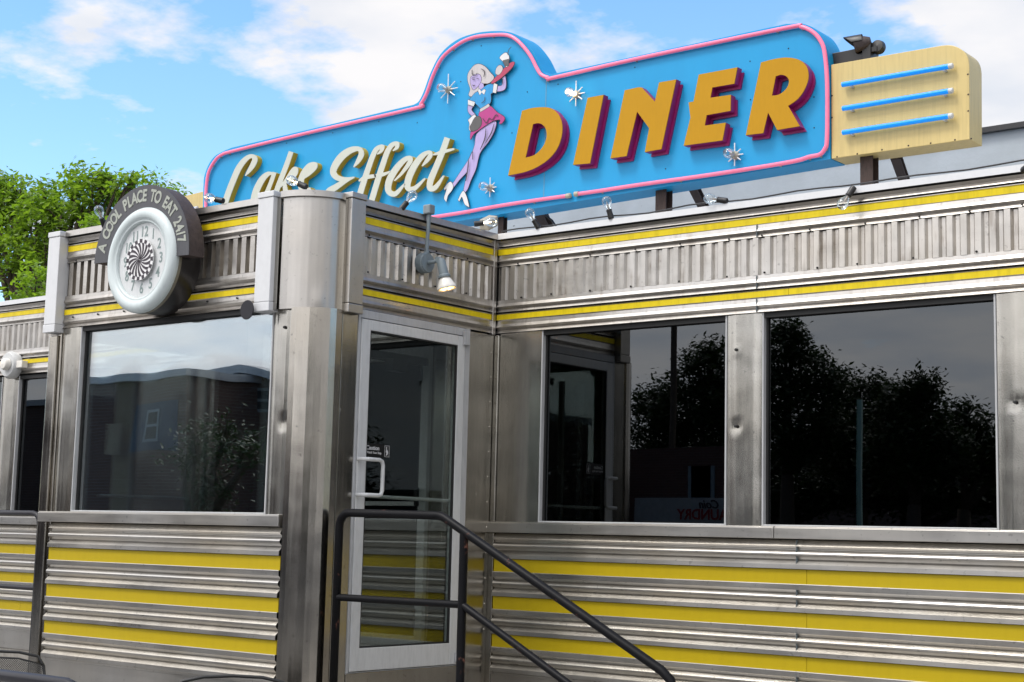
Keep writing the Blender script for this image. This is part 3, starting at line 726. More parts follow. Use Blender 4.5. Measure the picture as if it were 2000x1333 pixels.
# rail beyond the vestibule, far left
Yr = -.75
p1 = at(0, 1003, 1, Yr); p2 = at(78, 1020, 1, Yr); p3 = at(0, 1145, 1, Yr); p2b = at(70, 1003, 1, Yr)
LRt = thing('handrail', (p2.x, Yr, GZ), 'dark grey pipe handrail with one rounded end at the far left behind the vestibule corner', 'handrail')
xe = p2.x
m = MB(); m.tube([(xe-3, Yr, p2b.z), (xe-.09, Yr, p2b.z), (xe-.04, Yr, p2b.z-.012), (xe-.01, Yr, p2b.z-.045), (xe, Yr, p2b.z-.1), (xe, Yr, GZ)], .021, 12); m.build('top_rail', MT['grey_rail'], LRt, smooth='all')
m = MB(); m.tube([(xe-3, Yr, p3.z), (xe, Yr, p3.z)], .018, 12); m.build('middle_rail', MT['grey_rail'], LRt, smooth=True)
m = MB(); m.tube([(xe-2.0, Yr, GZ), (xe-2.0, Yr, p2b.z)], .019, 12); m.build('post', MT['grey_rail'], LRt, smooth=True)
# near rail, bottom left corner: plane parallel to the wall some metres in front
Yn = -3.7
q1 = at(0, 1319, 1, Yn); q2 = at(138, 1322, 1, Yn)
NR = thing('handrail', (q2.x, Yn, GZ), 'near grey pipe rail crossing the bottom left corner below the mesh chair', 'handrail')
m = MB(); m.tube([(q2.x-3, Yn, q1.z), (q2.x-.02, Yn, q1.z), (q2.x+.03, Yn, q1.z-.012), (q2.x+.065, Yn, q1.z-.045), (q2.x+.075, Yn, q1.z-.10), (q2.x+.075, Yn, GZ)], .026, 14); m.build('top_rail', MT['grey_rail'], NR, smooth='all')
m = MB(); m.tube([(q2.x-3, Yn, q1.z-.4), (q2.x+.075, Yn, q1.z-.4)], .02, 12); m.build('middle_rail', MT['grey_rail'], NR, smooth=True)

# black mesh patio chairs
def patio_chair(label):
    T = thing('patio_chair', (0, 0, 0), label, 'chair', 'black mesh patio chairs')
    m = MB(); w_ = .30
    # back hoop leaning backwards (+y), seat towards -y
    hoop = [(-w_, .02, .40), (-w_-.01, .10, .66), (-w_*.98, .135, .78), (-w_*.86, .15, .835), (-w_*.5, .158, .858), (0, .16, .865), (w_*.5, .158, .858), (w_*.86, .15, .835), (w_*.98, .135, .78), (w_+.01, .10, .66), (w_, .02, .40)]
    m.tube(hoop, .009, 10); m.tube([(-w_*.97, .128, .785), (-w_*.5, .145, .822), (0, .150, .830), (w_*.5, .145, .822), (w_*.97, .128, .785)], .006, 8); m.build('back_frame', MT['black'], T, smooth='all')
    m = MB()     # expanded metal back
    nx, nz = 46, 30
    for a in range(-nz, nx):
        for sgn in (1, -1):
            pts = []
            for k in range(nz+1):
                i = a+k if sgn > 0 else nx-(a+k)
                if 0 <= i <= nx:
                    u = i/nx*2-1; v = k/nz
                    pts.append((u*w_*.96, .035+.09*v+.012*(1-u*u), .44+(.345+.04*(1-u*u))*v))
            if len(pts) > 1: m.tube(pts, .0024, 3, cap=False)
    m.build('mesh_back', MT['black'], T, recalc=False)
    m = MB(); m.box(-.27, .27, -.42, .03, .425, .432); m.tube([(-.29, .02, .43), (-.29, -.40, .44), (-.25, -.45, .44), (.25, -.45, .44), (.29, -.40, .44), (.29, .02, .43)], .010, 8); m.build('seat', MT['black'], T, smooth=True)
    for sx in (-1, 1):
        m = MB(); m.tube([(sx*.29, -.42, .43), (sx*.30, -.44, 0)], .010, 8); m.build('leg', MT['black'], T)
        m = MB(); m.tube([(sx*.30, .02, .42), (sx*.30, .12, 0)], .010, 8); m.build('leg', MT['black'], T)
        m = MB(); m.tube([(sx*.31, .10, .66), (sx*.33, -.1, .66), (sx*.33, -.36, .64), (sx*.31, -.42, .43)], .010, 8); m.build('armrest', MT['black'], T, smooth=True)
    return T
zt_ = GZ+.865
def ground_pt(px_, py_, z):
    d_ = FV+RV*((px_-1000)/FPX)+UV*((666.5-py_)/FPX); t_ = (z-CP[2])/d_[2]; return Vector(CP+t_*d_)
c1 = patio_chair('black wire mesh patio chair standing at the left edge before the vestibule'); pc1 = ground_pt(-14, 1276, zt_)
c1.location = (pc1.x, pc1.y, GZ); c1.rotation_euler = (0, 0, R(57))
c2 = copy_tree(c1); pc2 = ground_pt(455, 1326, zt_); c2.location = (pc2.x, pc2.y, GZ); c2.rotation_euler = (0, 0, R(48))
c2['label'] = 'black mesh patio chair of which only the back top shows, below the vestibule siding'

# ------------------------------------------------------------------ clock
CK = Vector((-1.355, -1.62, 1.318))
C = thing('wall_clock', CK, 'round clock with pale green rim and checkered spiral disc on the vestibule fascia', 'clock')
YF = -1.82; n_ = (0, -1, 0); cx, cz = -1.352, 1.318
pc_ = (cx, 0, cz)
m = MB(); m.lathe((cx, -1.60, cz), n_, [(0, 0), (.325, 0), (.325, .15), (.26, .155), (.26, .12), (0, .12)], 64); m.build('case', MT['clock_case'], C, smooth=True)
m = MB(); m.lathe((cx, -1.752, cz), n_, [(.300, 0), (.331, 0), (.331, .018), (.31, .025)], 64); m.build('case_rim', MT['clock_back'], C, smooth=True)
m = MB(); prof = [(.322, -.055)]+[(.286+.045*math.cos(a), -.005+.040*math.sin(a)) for a in np.linspace(-.4, 2.2, 12)]+[(.252, .018), (.246, .022), (.238, .016), (.234, .0), (.232, -.03)]
m.lathe((cx, YF+.03, cz), n_, prof, 72); m.build('rim', MT['clock_ring'], C, smooth='all')
m = MB(); m.lathe((cx, YF+.038, cz), n_, [(0, 0), (.24, 0), (.24, .004), (0, .004)], 64); dial = m.build('dial', MT['clock_face'], C)
for i in range(1, 13):
    a = R(90-30*i); rr = .178
    text_on(lambda x, y, z: (cx+rr*math.cos(a)*.97+x*.8, YF+.0325-z, cz+rr*math.sin(a)+y), str(i), .092, 'numeral', MT['clock_num'], dial, .0012, 'CENTER', 1.0)
m = MB()
def spiral(r0, r1, tw, n, half):
    for k in range(n):
        a = 2*math.pi*k/n; P = []; Q = []
        for i in range(9):
            t = i/8; r = r0+(r1-r0)*t; b = a+tw*t; w2 = math.pi/n*half
            P.append((cx+r*math.cos(b-w2), cz+r*math.sin(b-w2))); Q.append((cx+r*math.cos(b+w2), cz+r*math.sin(b+w2)))
        m.slab([P+Q[::-1]], lambda x, y, t_: (x, YF+.0055+t_, y), 0, .002)
spiral(.004, .106, .55, 16, .52)
for k in range(16):
    a = 2*math.pi*k/16+.55; w2 = math.pi/16*.5
    m.slab([[(cx+r*math.cos(b), cz+r*math.sin(b)) for r, b in ((.107, a+w2), (.107, a+3*w2), (.129, a+3*w2), (.129, a+w2))]], lambda x, y, t_: (x, YF+.0055+t_, y), 0, .002)
disc = m.build('spiral_disc', MT['ink'], C)
m = MB(); m.lathe((cx, YF+.013, cz), n_, [(0, 0), (.129, 0), (.129, .005), (0, .005)], 48); m.build('disc_plate', MT['clock_face'], disc)
m = MB()
for ang, ln in ((R(90+38), .16), (R(-84), .12)):
    ux, uz = math.cos(ang), math.sin(ang); m.slab([[(cx-uz*.006, cz+ux*.006), (cx+uz*.006, cz-ux*.006), (cx+ux*ln+uz*.003, cz+uz*ln-ux*.003), (cx+ux*ln-uz*.003, cz+uz*ln+ux*.003)]], lambda x, y, t_: (x, YF+.030+t_, y), 0, .002)
m.build('hand', MT['clock_num'], C)
m = MB(); m.lathe((cx, YF+.027, cz), n_, [(0, .004), (.236, 0)], 64); m.build('crystal', pane('clock_crystal', (.98, .99, .985), .025, .4, 0, .004), C)
# arch sign over the clock
acx, acz, RO, RI = -1.372, 1.325, .462, .315
A0, A1 = R(-2), R(178)
m = MB(); na = 48
outer = [(acx+RO*math.cos(A0+(A1-A0)*k/na)*1.0, acz+RO*1.01*math.sin(A0+(A1-A0)*k/na)) for k in range(na+1)]
inner = [(acx+RI*math.cos(A0+(A1-A0)*k/na), acz+RI*math.sin(A0+(A1-A0)*k/na)) for k in range(na+1)]
ring = outer+inner[::-1]
m.slab([ring], lambda x, y, t_: (x, -1.795+t_, y), 0, .004); arch = m.build('arch_sign', MT['arch_face'], C)
m = MB(); sc = [(acx+(x-acx)*.994, acz+(y-acz)*.994) for x, y in outer]
ring2 = sc+[(acx+(x-acx)*1.01, acz+(y-acz)*1.01) for x, y in inner[::-1]]
m.slab([ring2], lambda x, y, t_: (x, -1.7905+t_, y), 0, .115); m.build('arch_return', MT['arch_rust'], arch)
txt = 'A COOL PLACE TO EAT 24/7'
wd = {'A': .9, ' ': .62, 'C': .92, 'O': 1.0, 'L': .72, 'P': .8, 'E': .74, 'T': .78, '2': .8, '4': .8, '/': .5, '7': .8}
tot = sum(wd[c] for c in txt); acc = 0; lm = MB(); rt = (RO+RI)/2+.008
aA, aB = R(168), R(9)
for c in txt:
    a = aA+(aB-aA)*(acc+wd[c]/2)/tot; acc += wd[c]
    if c == ' ': continue
    vs, fs = text_mesh(c, .104, .0012, .0034, 'CENTER'); ca, sa = math.cos(a-math.pi/2), math.sin(a-math.pi/2)
    lm.add([(acx+rt*math.cos(a)+(v.x*.78)*ca-v.y*sa, -1.7965-v.z, acz+rt*math.sin(a)+(v.x*.78)*sa+v.y*ca) for v in vs], fs)
lm.build('lettering', MT['arch_text'], arch, recalc=False)

# ------------------------------------------------------------------ security lamp on the door side
lamp = thing('security_lamp', (.03, -.735, 1.33), 'grey outdoor spot lamp with lit warm bulb hanging from a conduit above the door', 'lamp')
jb = Vector((.03, -.74, 1.335))
m = MB(); m.lathe(jb-Vector((.02, 0, 0)), (1, 0, 0), [(.0, 0), (.062, 0), (.064, .045), (.058, .05), (.058, .056), (0, .056)], 32); m.build('junction_box', MT['conduit'], lamp, smooth=True)
m = MB(); m.tube([(.045, -.735, jb.z+.055), (.045, -.730, 1.50), (.047, -.722, 1.655)], .0125, 10); m.lathe((.045, -.735, jb.z+.05), (0, 0, 1), [(.018, 0), (.018, .02), (.0125, .024)], 12)
m.build('conduit', MT['conduit'], lamp, smooth=True)
m = MB(); m.box(.015, .075, -.75, -.70, 1.640, 1.70); m.build('conduit_box', MT['conduit'], lamp, bevel=.008)
p0 = jb+Vector((.036, 0, 0))
m = MB(); m.tube([p0, p0+Vector((.05, .0, .0)), p0+Vector((.07, .01, .012))], .012, 10); m.lathe(p0+Vector((.072, .012, .012)), (0, 1, 0), [(0, -.015), (.018, -.015), (.018, .015), (0, .015)], 14)
m.build('swivel_arm', MT['conduit'], lamp, smooth=True)
ax = Vector((.20, .12, -.95)).normalized(); b0 = p0+Vector((.085, .02, .01))
m = MB(); m.lathe(b0, ax, [(0, -.012), (.020, -.008), (.027, .01), (.030, .09), (.039, .098), (.039, .11), (.0, .11)], 24); m.build('socket', MT['conduit'], lamp, smooth=True)
b1 = b0+ax*.11
m = MB(); m.lathe(b1, ax, [(.028, 0), (.040, .02), (.054, .05), (.060, .062), (.060, .07), (.055, .074), (.052, .068)], 28); bulb = m.build('reflector_bulb', MT['lamp_white'], lamp, smooth=True)
m = MB(); m.lathe(b1, ax, [(.0525, .066), (0, .069)], 28)
u_ = ax.orthogonal().normalized(); v_ = ax.cross(u_)
m.build('lens', paint('warm_lens', (.8, .5, .15), .3, **{'Emission Color': (1, .62, .2, 1), 'Emission Strength': .9}), bulb)
m = MB()
for k in range(7):
    o_ = Vector((0, 0, 0)) if k == 6 else (u_*math.cos(k*math.pi/3)+v_*math.sin(k*math.pi/3))*.032
    m.lathe(b1+ax*.070+o_, ax, [(.011, 0), (.008, .004), (0, .005)], 12)
m.build('led', MT['led_warm'], bulb, smooth=True)

# white lamp at the far left of the main wall
Lp = at(12, 712, 1, -.10)
wl_ = thing('wall_lamp', (Lp.x, 0, Lp.z), 'white round emergency lamp on the fascia at the far left edge', 'lamp')
m = MB(); m.lathe((Lp.x-.02, .0, Lp.z), n_, [(0, .0), (.115, .0), (.12, .05), (.10, .08), (0, .085)], 28); m.build('housing', MT['alu_light'], wl_, smooth=True)
m = MB(); m.lathe((Lp.x+.0, -.085, Lp.z+.0), n_, [(0.05, 0), (.052, .03), (.042, .05), (0, .055)], 22); m.box(Lp.x+.05, Lp.x+.17, -.06, .0, Lp.z-.03, Lp.z+.03); m.build('lamp_head', MT['lamp_white'], wl_, smooth=True, bevel=.003)

# ------------------------------------------------------------------ string of bulbs along the roof edge
def roof_bulb(lit=False):
    T = thing('string_bulb', (0, 0, 0), None, 'light bulb', 'bulbs strung along the roof edge')
    m = MB(); m.lathe((0, 0, 0), (0, 0, 1), [(0, 0), (.017, 0), (.019, .012), (.017, .05), (.019, .056), (.0165, .062), (0, .062)], 16); m.build('socket', MT['socket'], T, smooth=True)
    m = MB(); m.lathe((0, 0, .06), (0, 0, 1), [(.013, 0), (.014, .012), (.026, .032), (.031, .052), (.029, .070), (.018, .084), (0, .089)], 20); g_ = m.build('glass', MT['glass_bulb'], T, smooth='all')
    m = MB(); m.lathe((0, 0, .06), (0, 0, 1), [(.006, 0), (.005, .03), (.002, .034), (0, .036)], 8); m.tube([(-.010, 0, .092), (-.004, 0, .112), (.004, 0, .112), (.010, 0, .092)], .0016, 6)
    m.build('filament', MT['filament'] if lit else MT['filament_dim'], g_)
    return T
bo = roof_bulb(False); bl_ = roof_bulb(True)
spots = [ # px, py, axis, plane, lit, direction (x, y, z), label
 (1052, 446, 1, -.02, 0, (-.45, -.25, .85), 'clear bulb on the white roof edge, nearest right of the inner corner'),
 (1194, 428, 1, -.02, 0, (-.25, -.1, .95), 'clear bulb standing upright on the white roof edge below the letter I'),
 (1420, 393, 1, -.02, 0, (-1, -.15, .22), 'clear bulb lying sideways in a rusty socket below the starburst under the sign'),
 (1668, 366, 1, -.05, 0, (-.45, -.4, -.9), 'clear bulb drooping over the white roof edge below the yellow sign end'),
 (1998, 334, 1, -.05, 0, (.6, -.4, .2), 'bulb in a black socket at the right edge of the picture'),
 (436, 393, 1, -1.63, 1, (-1, -.15, .25), 'shining bulb on the vestibule cap between the clock and the corner'),
 (598, 366, 1, -1.5, 1, (-.95, -.2, .45), 'shining bulb on top of the rounded corner cap'),
 (205, 444, 1, -1.63, 0, (-.1, -.4, .9), 'small bulb peeking out at the left shoulder of the clock arch'),
 (783, 410, 0, .01, 0, (.3, .5, .8), 'clear bulb on the cap between the rounded corner and the conduit'),
 (926, 438, 0, -.02, 1, (.75, .65, .15), 'shining bulb in front of the cream lamp box by the inner corner'),
]
used = set()
for (x, y, axx, pl, lit, dr, lab) in spots:
    src = bl_ if lit else bo
    T = src if lit not in used else copy_tree(src); used.add(lit)
    T.location = at(x, y, axx, pl); T.rotation_euler = Vector(dr).to_track_quat('Z', 'Y').to_euler(); T['label'] = lab
# cable
pts = []
for x in np.linspace(0.03, X1, 60): pts.append((x, .0+.01*math.sin(x*7), 1.660+.006*math.sin(x*9.3)))
m = MB(); m.tube(pts, .005, 6)
tag(m.build('light_cable', MT['socket'], smooth='all'), 'thin black cable lying along the white roof edge', 'cable')
# cream lamp box
bx = at(952, 437, 0, -.10)
cbx = thing('floodlight', bx, 'cream box floodlight tilted on the vestibule roof by the inner corner', 'floodlight')
m = MB(); m.box(-.035, .035, -.05, .09, -.035, .035); b_ = m.build('housing', MT['box_cream'], None, bevel=.008); b_.parent = cbx; b_.rotation_euler = (R(25), R(10), R(15))
m = MB(); m.tube([(bx.x-.06, bx.y, bx.z-.10), (bx.x-.02, bx.y, bx.z-.02)], .01, 8); m.build('bracket', MT['socket'], cbx)

# ------------------------------------------------------------------ the big sign
YS = 1.0; SD = .20
SG = thing('marquee_sign', (0, YS, 1.6), 'sky blue roof sign reading Lake Effect DINER with waitress figure and pink neon border', 'sign')
S3 = lambda x, y, t_: at(x, y, 1, YS+t_) if abs(t_) < 1e-9 else (lambda p: Vector((p.x, YS+t_, p.z)))(at(x, y, 1, YS))
outl = [(396, 516, 1), (397, 372), (402, 335), (416, 309), (434, 297), (452, 289, 1), (808, 205, 1), (818, 198), (828, 178), (842, 140), (862, 104), (893, 78), (930, 65), (968, 61), (998, 64), (1020, 76), (1041, 101), (1055, 128), (1063, 142), (1075, 146, 1), (1536, 47, 1), (1568, 47), (1594, 58), (1610, 79), (1618, 106), (1621, 140, 1), (1622, 311, 1)]
sp = spline(outl, 6)
# front-plane 3D coordinates
P3 = [at(x, y, 1, YS) for x, y in sp]; P2 = [(p.x, p.z) for p in P3]
m = MB(); m.slab([P2], lambda x, z, t_: (x, YS+t_, z), 0, SD); pan = m.build('sign_panel', MT['sign_blue'], SG, bevel=.003)
m = MB(); x_ = at(1064, 300, 1, YS).x; m.box(x_-.0015, x_+.0015, YS-.0015, YS, at(1064, 392, 1, YS).z, at(1064, 160, 1, YS).z); m.build('panel_seam', MT['letter_gold' if 0 else 'clock_num'], pan)
RV_ = [(.005, 0), (.004, .003), (0, .004)]
studs([(lambda p: (p.x, YS, p.z))(at(x, y, 1, YS)) for (x, y) in [(470, 300), (560, 280), (650, 260), (740, 238), (815, 240), (1064, 250), (1090, 165), (1240, 132), (1465, 120), (1466, 195), (1590, 190), (1590, 250), (1000, 260), (900, 160), (1070, 330), (815, 330), (700, 300), (560, 380), (1300, 330), (1240, 230), (1390, 215), (1540, 95), (940, 90), (1030, 180)]], n_, RV_, 'rivet', MT['dark_gap'], pan, 6)
# pink tube in two lengths
tubeA = [(1113, 382.5), (960, 405.5), (880, 419), (700, 449), (450, 494), (425, 492), (408, 480), (403, 462), (402, 400), (403, 365), (408, 336), (420, 314), (434, 303), (455, 295), (600, 261), (808, 212), (822, 204), (833, 184), (846, 148), (866, 111), (896, 86), (930, 73), (966, 68), (994, 71), (1015, 83), (1034, 107), (1048, 132), (1058, 147), (1070, 152), (1090, 150), (1300, 104), (1537, 54), (1566, 54), (1590, 64), (1604, 83), (1611, 105), (1615, 150), (1616, 210), (1615, 276), (1611, 292), (1600, 302), (1580, 308), (1538, 317), (1368, 345.5), (1218, 365.5), (1124, 380)]
full = spline(tubeA, 8, closed=False)
P = [at(x, y, 1, YS-.022)+Vector((0, 0, .003*math.sin(i*.35))) for i, (x, y) in enumerate(full)]
m = MB(); m.tube(P, .0138, 10); tb = m.build('neon_tube', MT['pink_tube'], SG, smooth='all')
m = MB()
for i in range(4, len(P), 9):
    m.tube([P[i]+Vector((0, -.0, -.012)), (P[i].x, YS, P[i].z-.012)], .006, 6)
for e_ in (P[0], P[-1]): m.lathe(e_, (1 if e_ is P[0] else -1, 0, 0), [(.018, -.03), (.018, .006), (.008, .012), (0, .012)], 12)
m.build('tube_clip', MT['box_cream'], tb)
# letters DINER
c8 = lambda pts: [(960+p[0]/2.941, 40+p[1]/2.941)+tuple(p[2:]) for p in pts]
LET = {
 'D': [[(175, 520, 1), (232, 504), (300, 499), (345, 508), (383, 540), (404, 592), (403, 660), (380, 730), (335, 790), (270, 838), (195, 870), (95, 892, 1)], [(238, 597, 1), (264, 591), (290, 598), (310, 622), (316, 662), (305, 706), (280, 745), (243, 775), (195, 790, 1)]],
 'I': [[(552, 445, 1), (643, 428, 1), (565, 822, 1), (468, 830, 1)]],
 'N': [[(765, 402, 1), (845, 384, 1), (862, 386, 1), (938, 468, 1), (962, 357, 1), (1060, 340, 1), (975, 740, 1), (880, 757, 1), (905, 620, 1), (836, 525, 1), (775, 780, 1), (683, 793, 1)]],
 'E': [[(1190, 312, 1), (1412, 270, 1), (1394, 364, 1), (1268, 386, 1), (1257, 445, 1), (1374, 428, 1), (1372, 520, 1), (1235, 545, 1), (1224, 605, 1), (1345, 588, 1), (1326, 690, 1), (1103, 720, 1), (1142, 560, 1), (1132, 472, 1), (1160, 466, 1)]],
 'R': [[(1548, 242, 1), (1625, 222), (1700, 214), (1768, 228), (1810, 268), (1820, 330), (1797, 398), (1757, 453), (1703, 492, 1), (1770, 608, 1), (1640, 630, 1), (1588, 530, 1), (1560, 648, 1), (1460, 660, 1)], [(1632, 322, 1), (1662, 313), (1691, 321), (1708, 346), (1700, 382), (1675, 411), (1644, 429), (1610, 433, 1)]],
}
FT = .075
def traced(loops, Yp, cv_=lambda l: l):
    return [[(p.x, p.z) for p in (at(x, y, 1, Yp) for x, y in cv_(lp))] for lp in loops]
for ch, loops in LET.items():
    lp = traced([spline(c8(l), 7) for l in loops], YS-FT)
    m = MB(); m.slab(lp, lambda x, z, t_: (x, YS-FT+t_, z), 0, .006); L_ = m.build('letter', MT['letter_orange'], SG, label=f'amber letter {ch} with magenta sides')
    cxm = sum(p[0] for p in lp[0])/len(lp[0]); czm = sum(p[1] for p in lp[0])/len(lp[0])
    sc = lambda q, k: [(cxm+(x-cxm)*k, czm+(z-czm)*k) for x, z in q]
    m = MB(); m.slab([sc(q, 1.006) for q in lp], lambda x, z, t_: (x, YS-FT+.0062+t_, z), 0, FT-.022)
    m.slab([[(x+.012, z-.022) for x, z in q] for q in lp], lambda x, z, t_: (x, YS-.0155+t_, z), 0, .0155)
    m.build('letter_return', MT['letter_magenta'], L_)
# script Lake Effect
c6 = lambda pts: [(380+p[0]/3.333, 40+p[1]/3.333, p[2]*.84/3.333) for p in pts]
SC = {
 'L': [[(330, 1012, 8), (350, 985, 26), (377, 945, 40), (392, 903, 40), (368, 884, 30), (328, 908, 40), (287, 962, 46), (252, 1040, 46), (217, 1130, 46), (190, 1215, 46)]],
 'a': [[(508, 998, 16), (478, 1000, 34), (440, 1035, 48), (405, 1100, 52), (385, 1170, 50), (380, 1230, 44)], [(520, 990, 30), (495, 1060, 32), (463, 1140, 34), (440, 1210, 34)]],
 'k': [[(628, 856, 36), (595, 950, 38), (550, 1065, 40), (505, 1190, 40)], [(560, 1085, 10), (600, 1030, 20), (640, 975, 30), (660, 968, 30), (655, 1000, 32), (620, 1040, 32), (590, 1052, 26)], [(583, 1050, 26), (590, 1100, 36), (603, 1150, 36), (630, 1180, 24)]],
 'e': [[(705, 1030, 14), (745, 1000, 24), (782, 958, 34), (782, 936, 30), (745, 948, 38), (707, 1000, 44), (690, 1060, 46), (708, 1110, 42), (755, 1095, 20)]],
 'E': [[(1035, 955, 8), (1062, 920, 32), (1085, 872, 42), (1070, 838, 34), (1018, 845, 48), (962, 882, 56), (918, 940, 54), (902, 990, 48), (930, 1026, 42), (985, 1036, 34), (1040, 1022, 10)], [(1020, 1030, 14), (975, 1050, 34), (920, 1085, 46), (870, 1120, 50), (840, 1190, 44)]],
 'f': [[(1188, 872, 8), (1215, 850, 26), (1222, 822, 30), (1185, 838, 36), (1157, 890, 40), (1130, 965, 42), (1103, 1045, 44), (1070, 1150, 46), (1040, 1240, 46)], [(1068, 1046, 12), (1110, 1024, 30), (1180, 1012, 26)]],
 'ff': [[(1290, 850, 8), (1316, 828, 28), (1318, 802, 30), (1285, 812, 36), (1255, 855, 40), (1228, 930, 42), (1200, 1015, 44), (1165, 1130, 44), (1135, 1230, 44)], [(1170, 1012, 22), (1225, 1004, 28), (1275, 984, 10)]],
 'e2': [[(1300, 1045, 10), (1345, 1000, 22), (1400, 925, 34), (1402, 895, 30), (1362, 912, 40), (1308, 972, 50), (1267, 1045, 52), (1262, 1110, 46), (1305, 1130, 38), (1368, 1065, 14)]],
 'c': [[(1480, 950, 8), (1510, 915, 30), (1535, 878, 34), (1525, 858, 26), (1480, 885, 42), (1430, 950, 50), (1393, 1030, 52), (1388, 1090, 44), (1430, 1095, 36), (1500, 1030, 12)]],
 't': [[(1645, 765, 44), (1615, 850, 46), (1572, 955, 46), (1535, 1045, 48), (1533, 1095, 42), (1570, 1085, 36), (1622, 1012, 12)], [(1552, 876, 10), (1610, 858, 28), (1690, 838, 14)]],
}
from mathutils.geometry import delaunay_2d_cdt
def union_slab(quads, P3_, y0, y1, faces=True):
    "one clean solid from overlapping quads"
    vs = []; fs = []
    for q in quads:
        ar = sum(q[i][0]*q[(i+1) % 4][1]-q[(i+1) % 4][0]*q[i][1] for i in range(4))
        if abs(ar) < 1e-3: continue
        if ar < 0: q = q[::-1]
        k = len(vs); vs += [Vector((x, y)) for x, y in q]; fs.append([k, k+1, k+2, k+3])
    V, E_, F, _, _, _ = delaunay_2d_cdt(vs, [], fs, 1, 1e-4)
    cnt = {}
    for f in F:
        for i in range(len(f)):
            e = (f[i], f[(i+1) % len(f)]); key = tuple(sorted(e)); cnt.setdefault(key, []).append(e)
    n = len(V); m = MB(); vv = [P3_(v, y0) for v in V]+[P3_(v, y1) for v in V]
    ff = [tuple(f) for f in F]+[tuple(i+n for i in reversed(f)) for f in F]
    for es in cnt.values():
        if len(es) == 1: a_, b_ = es[0]; ff.append((b_, a_, a_+n, b_+n))
    m.add(vv, ff); return m
for li, (ch, strokes) in enumerate(SC.items()):
    quads = []
    for st in strokes:
        a, b = ribbon(c6(st), 8)
        for i in range(len(a)-1): quads.append([a[i], a[i+1], b[i+1], b[i]])
    def R3(v, yy): q = at(v[0], v[1], 1, YS-.055); return (q.x, yy, q.z)
    o_ = union_slab(quads, R3, YS-.055, YS-.050).build('letter', MT['letter_grey'], SG, label=f'pale grey script letter {ch[0]} with gold sides')
    union_slab(quads, R3, YS-.0498, YS).build('letter_return', MT['letter_gold'], o_)
# starbursts
def star(px_, py_, rad, lit):
    p = at(px_, py_, 1, YS-.03); m = MB(); k_ = rad/FPX*10.9
    for k in range(8):
        a = math.pi/2+k*math.pi/4; ln = k_*(1.0 if k in (0, 4) else .72)*(1.15 if k == 0 else 1)
        m.tube([(p.x+math.cos(a)*.02, YS-.018, p.z+math.sin(a)*.02), (p.x+math.cos(a)*ln*1.25, YS-.018, p.z+math.sin(a)*ln)], .0042, 6)
    s = m.build('starburst', MT['star'], SG)
    m = MB(); m.lathe((p.x, YS, p.z), n_, [(.03, 0), (.028, .02), (.02, .03), (0, .032)], 16); m.build('lamp_socket', MT['box_cream'], s, smooth=True)
    m = MB(); m.lathe((p.x, YS-.03, p.z), (-.1, -1, 0), [(.015, 0), (.03, .03), (.036, .055), (.030, .08), (0, .092)], 18); m.build('bulb', MT['glass_bulb'], s, smooth='all')
    m = MB(); m.lathe((p.x, YS-.03, p.z), (-.1, -1, 0), [(.012, 0), (.008, .02), (.016 if lit else .005, .04), (0, .055)], 10); m.build('filament', MT['filament'] if lit else MT['filament_dim'], s)
star(873, 175, 30, 0); star(1123, 184, 24, 1); star(955, 367, 19, 0); star(1433, 303, 20, 0)
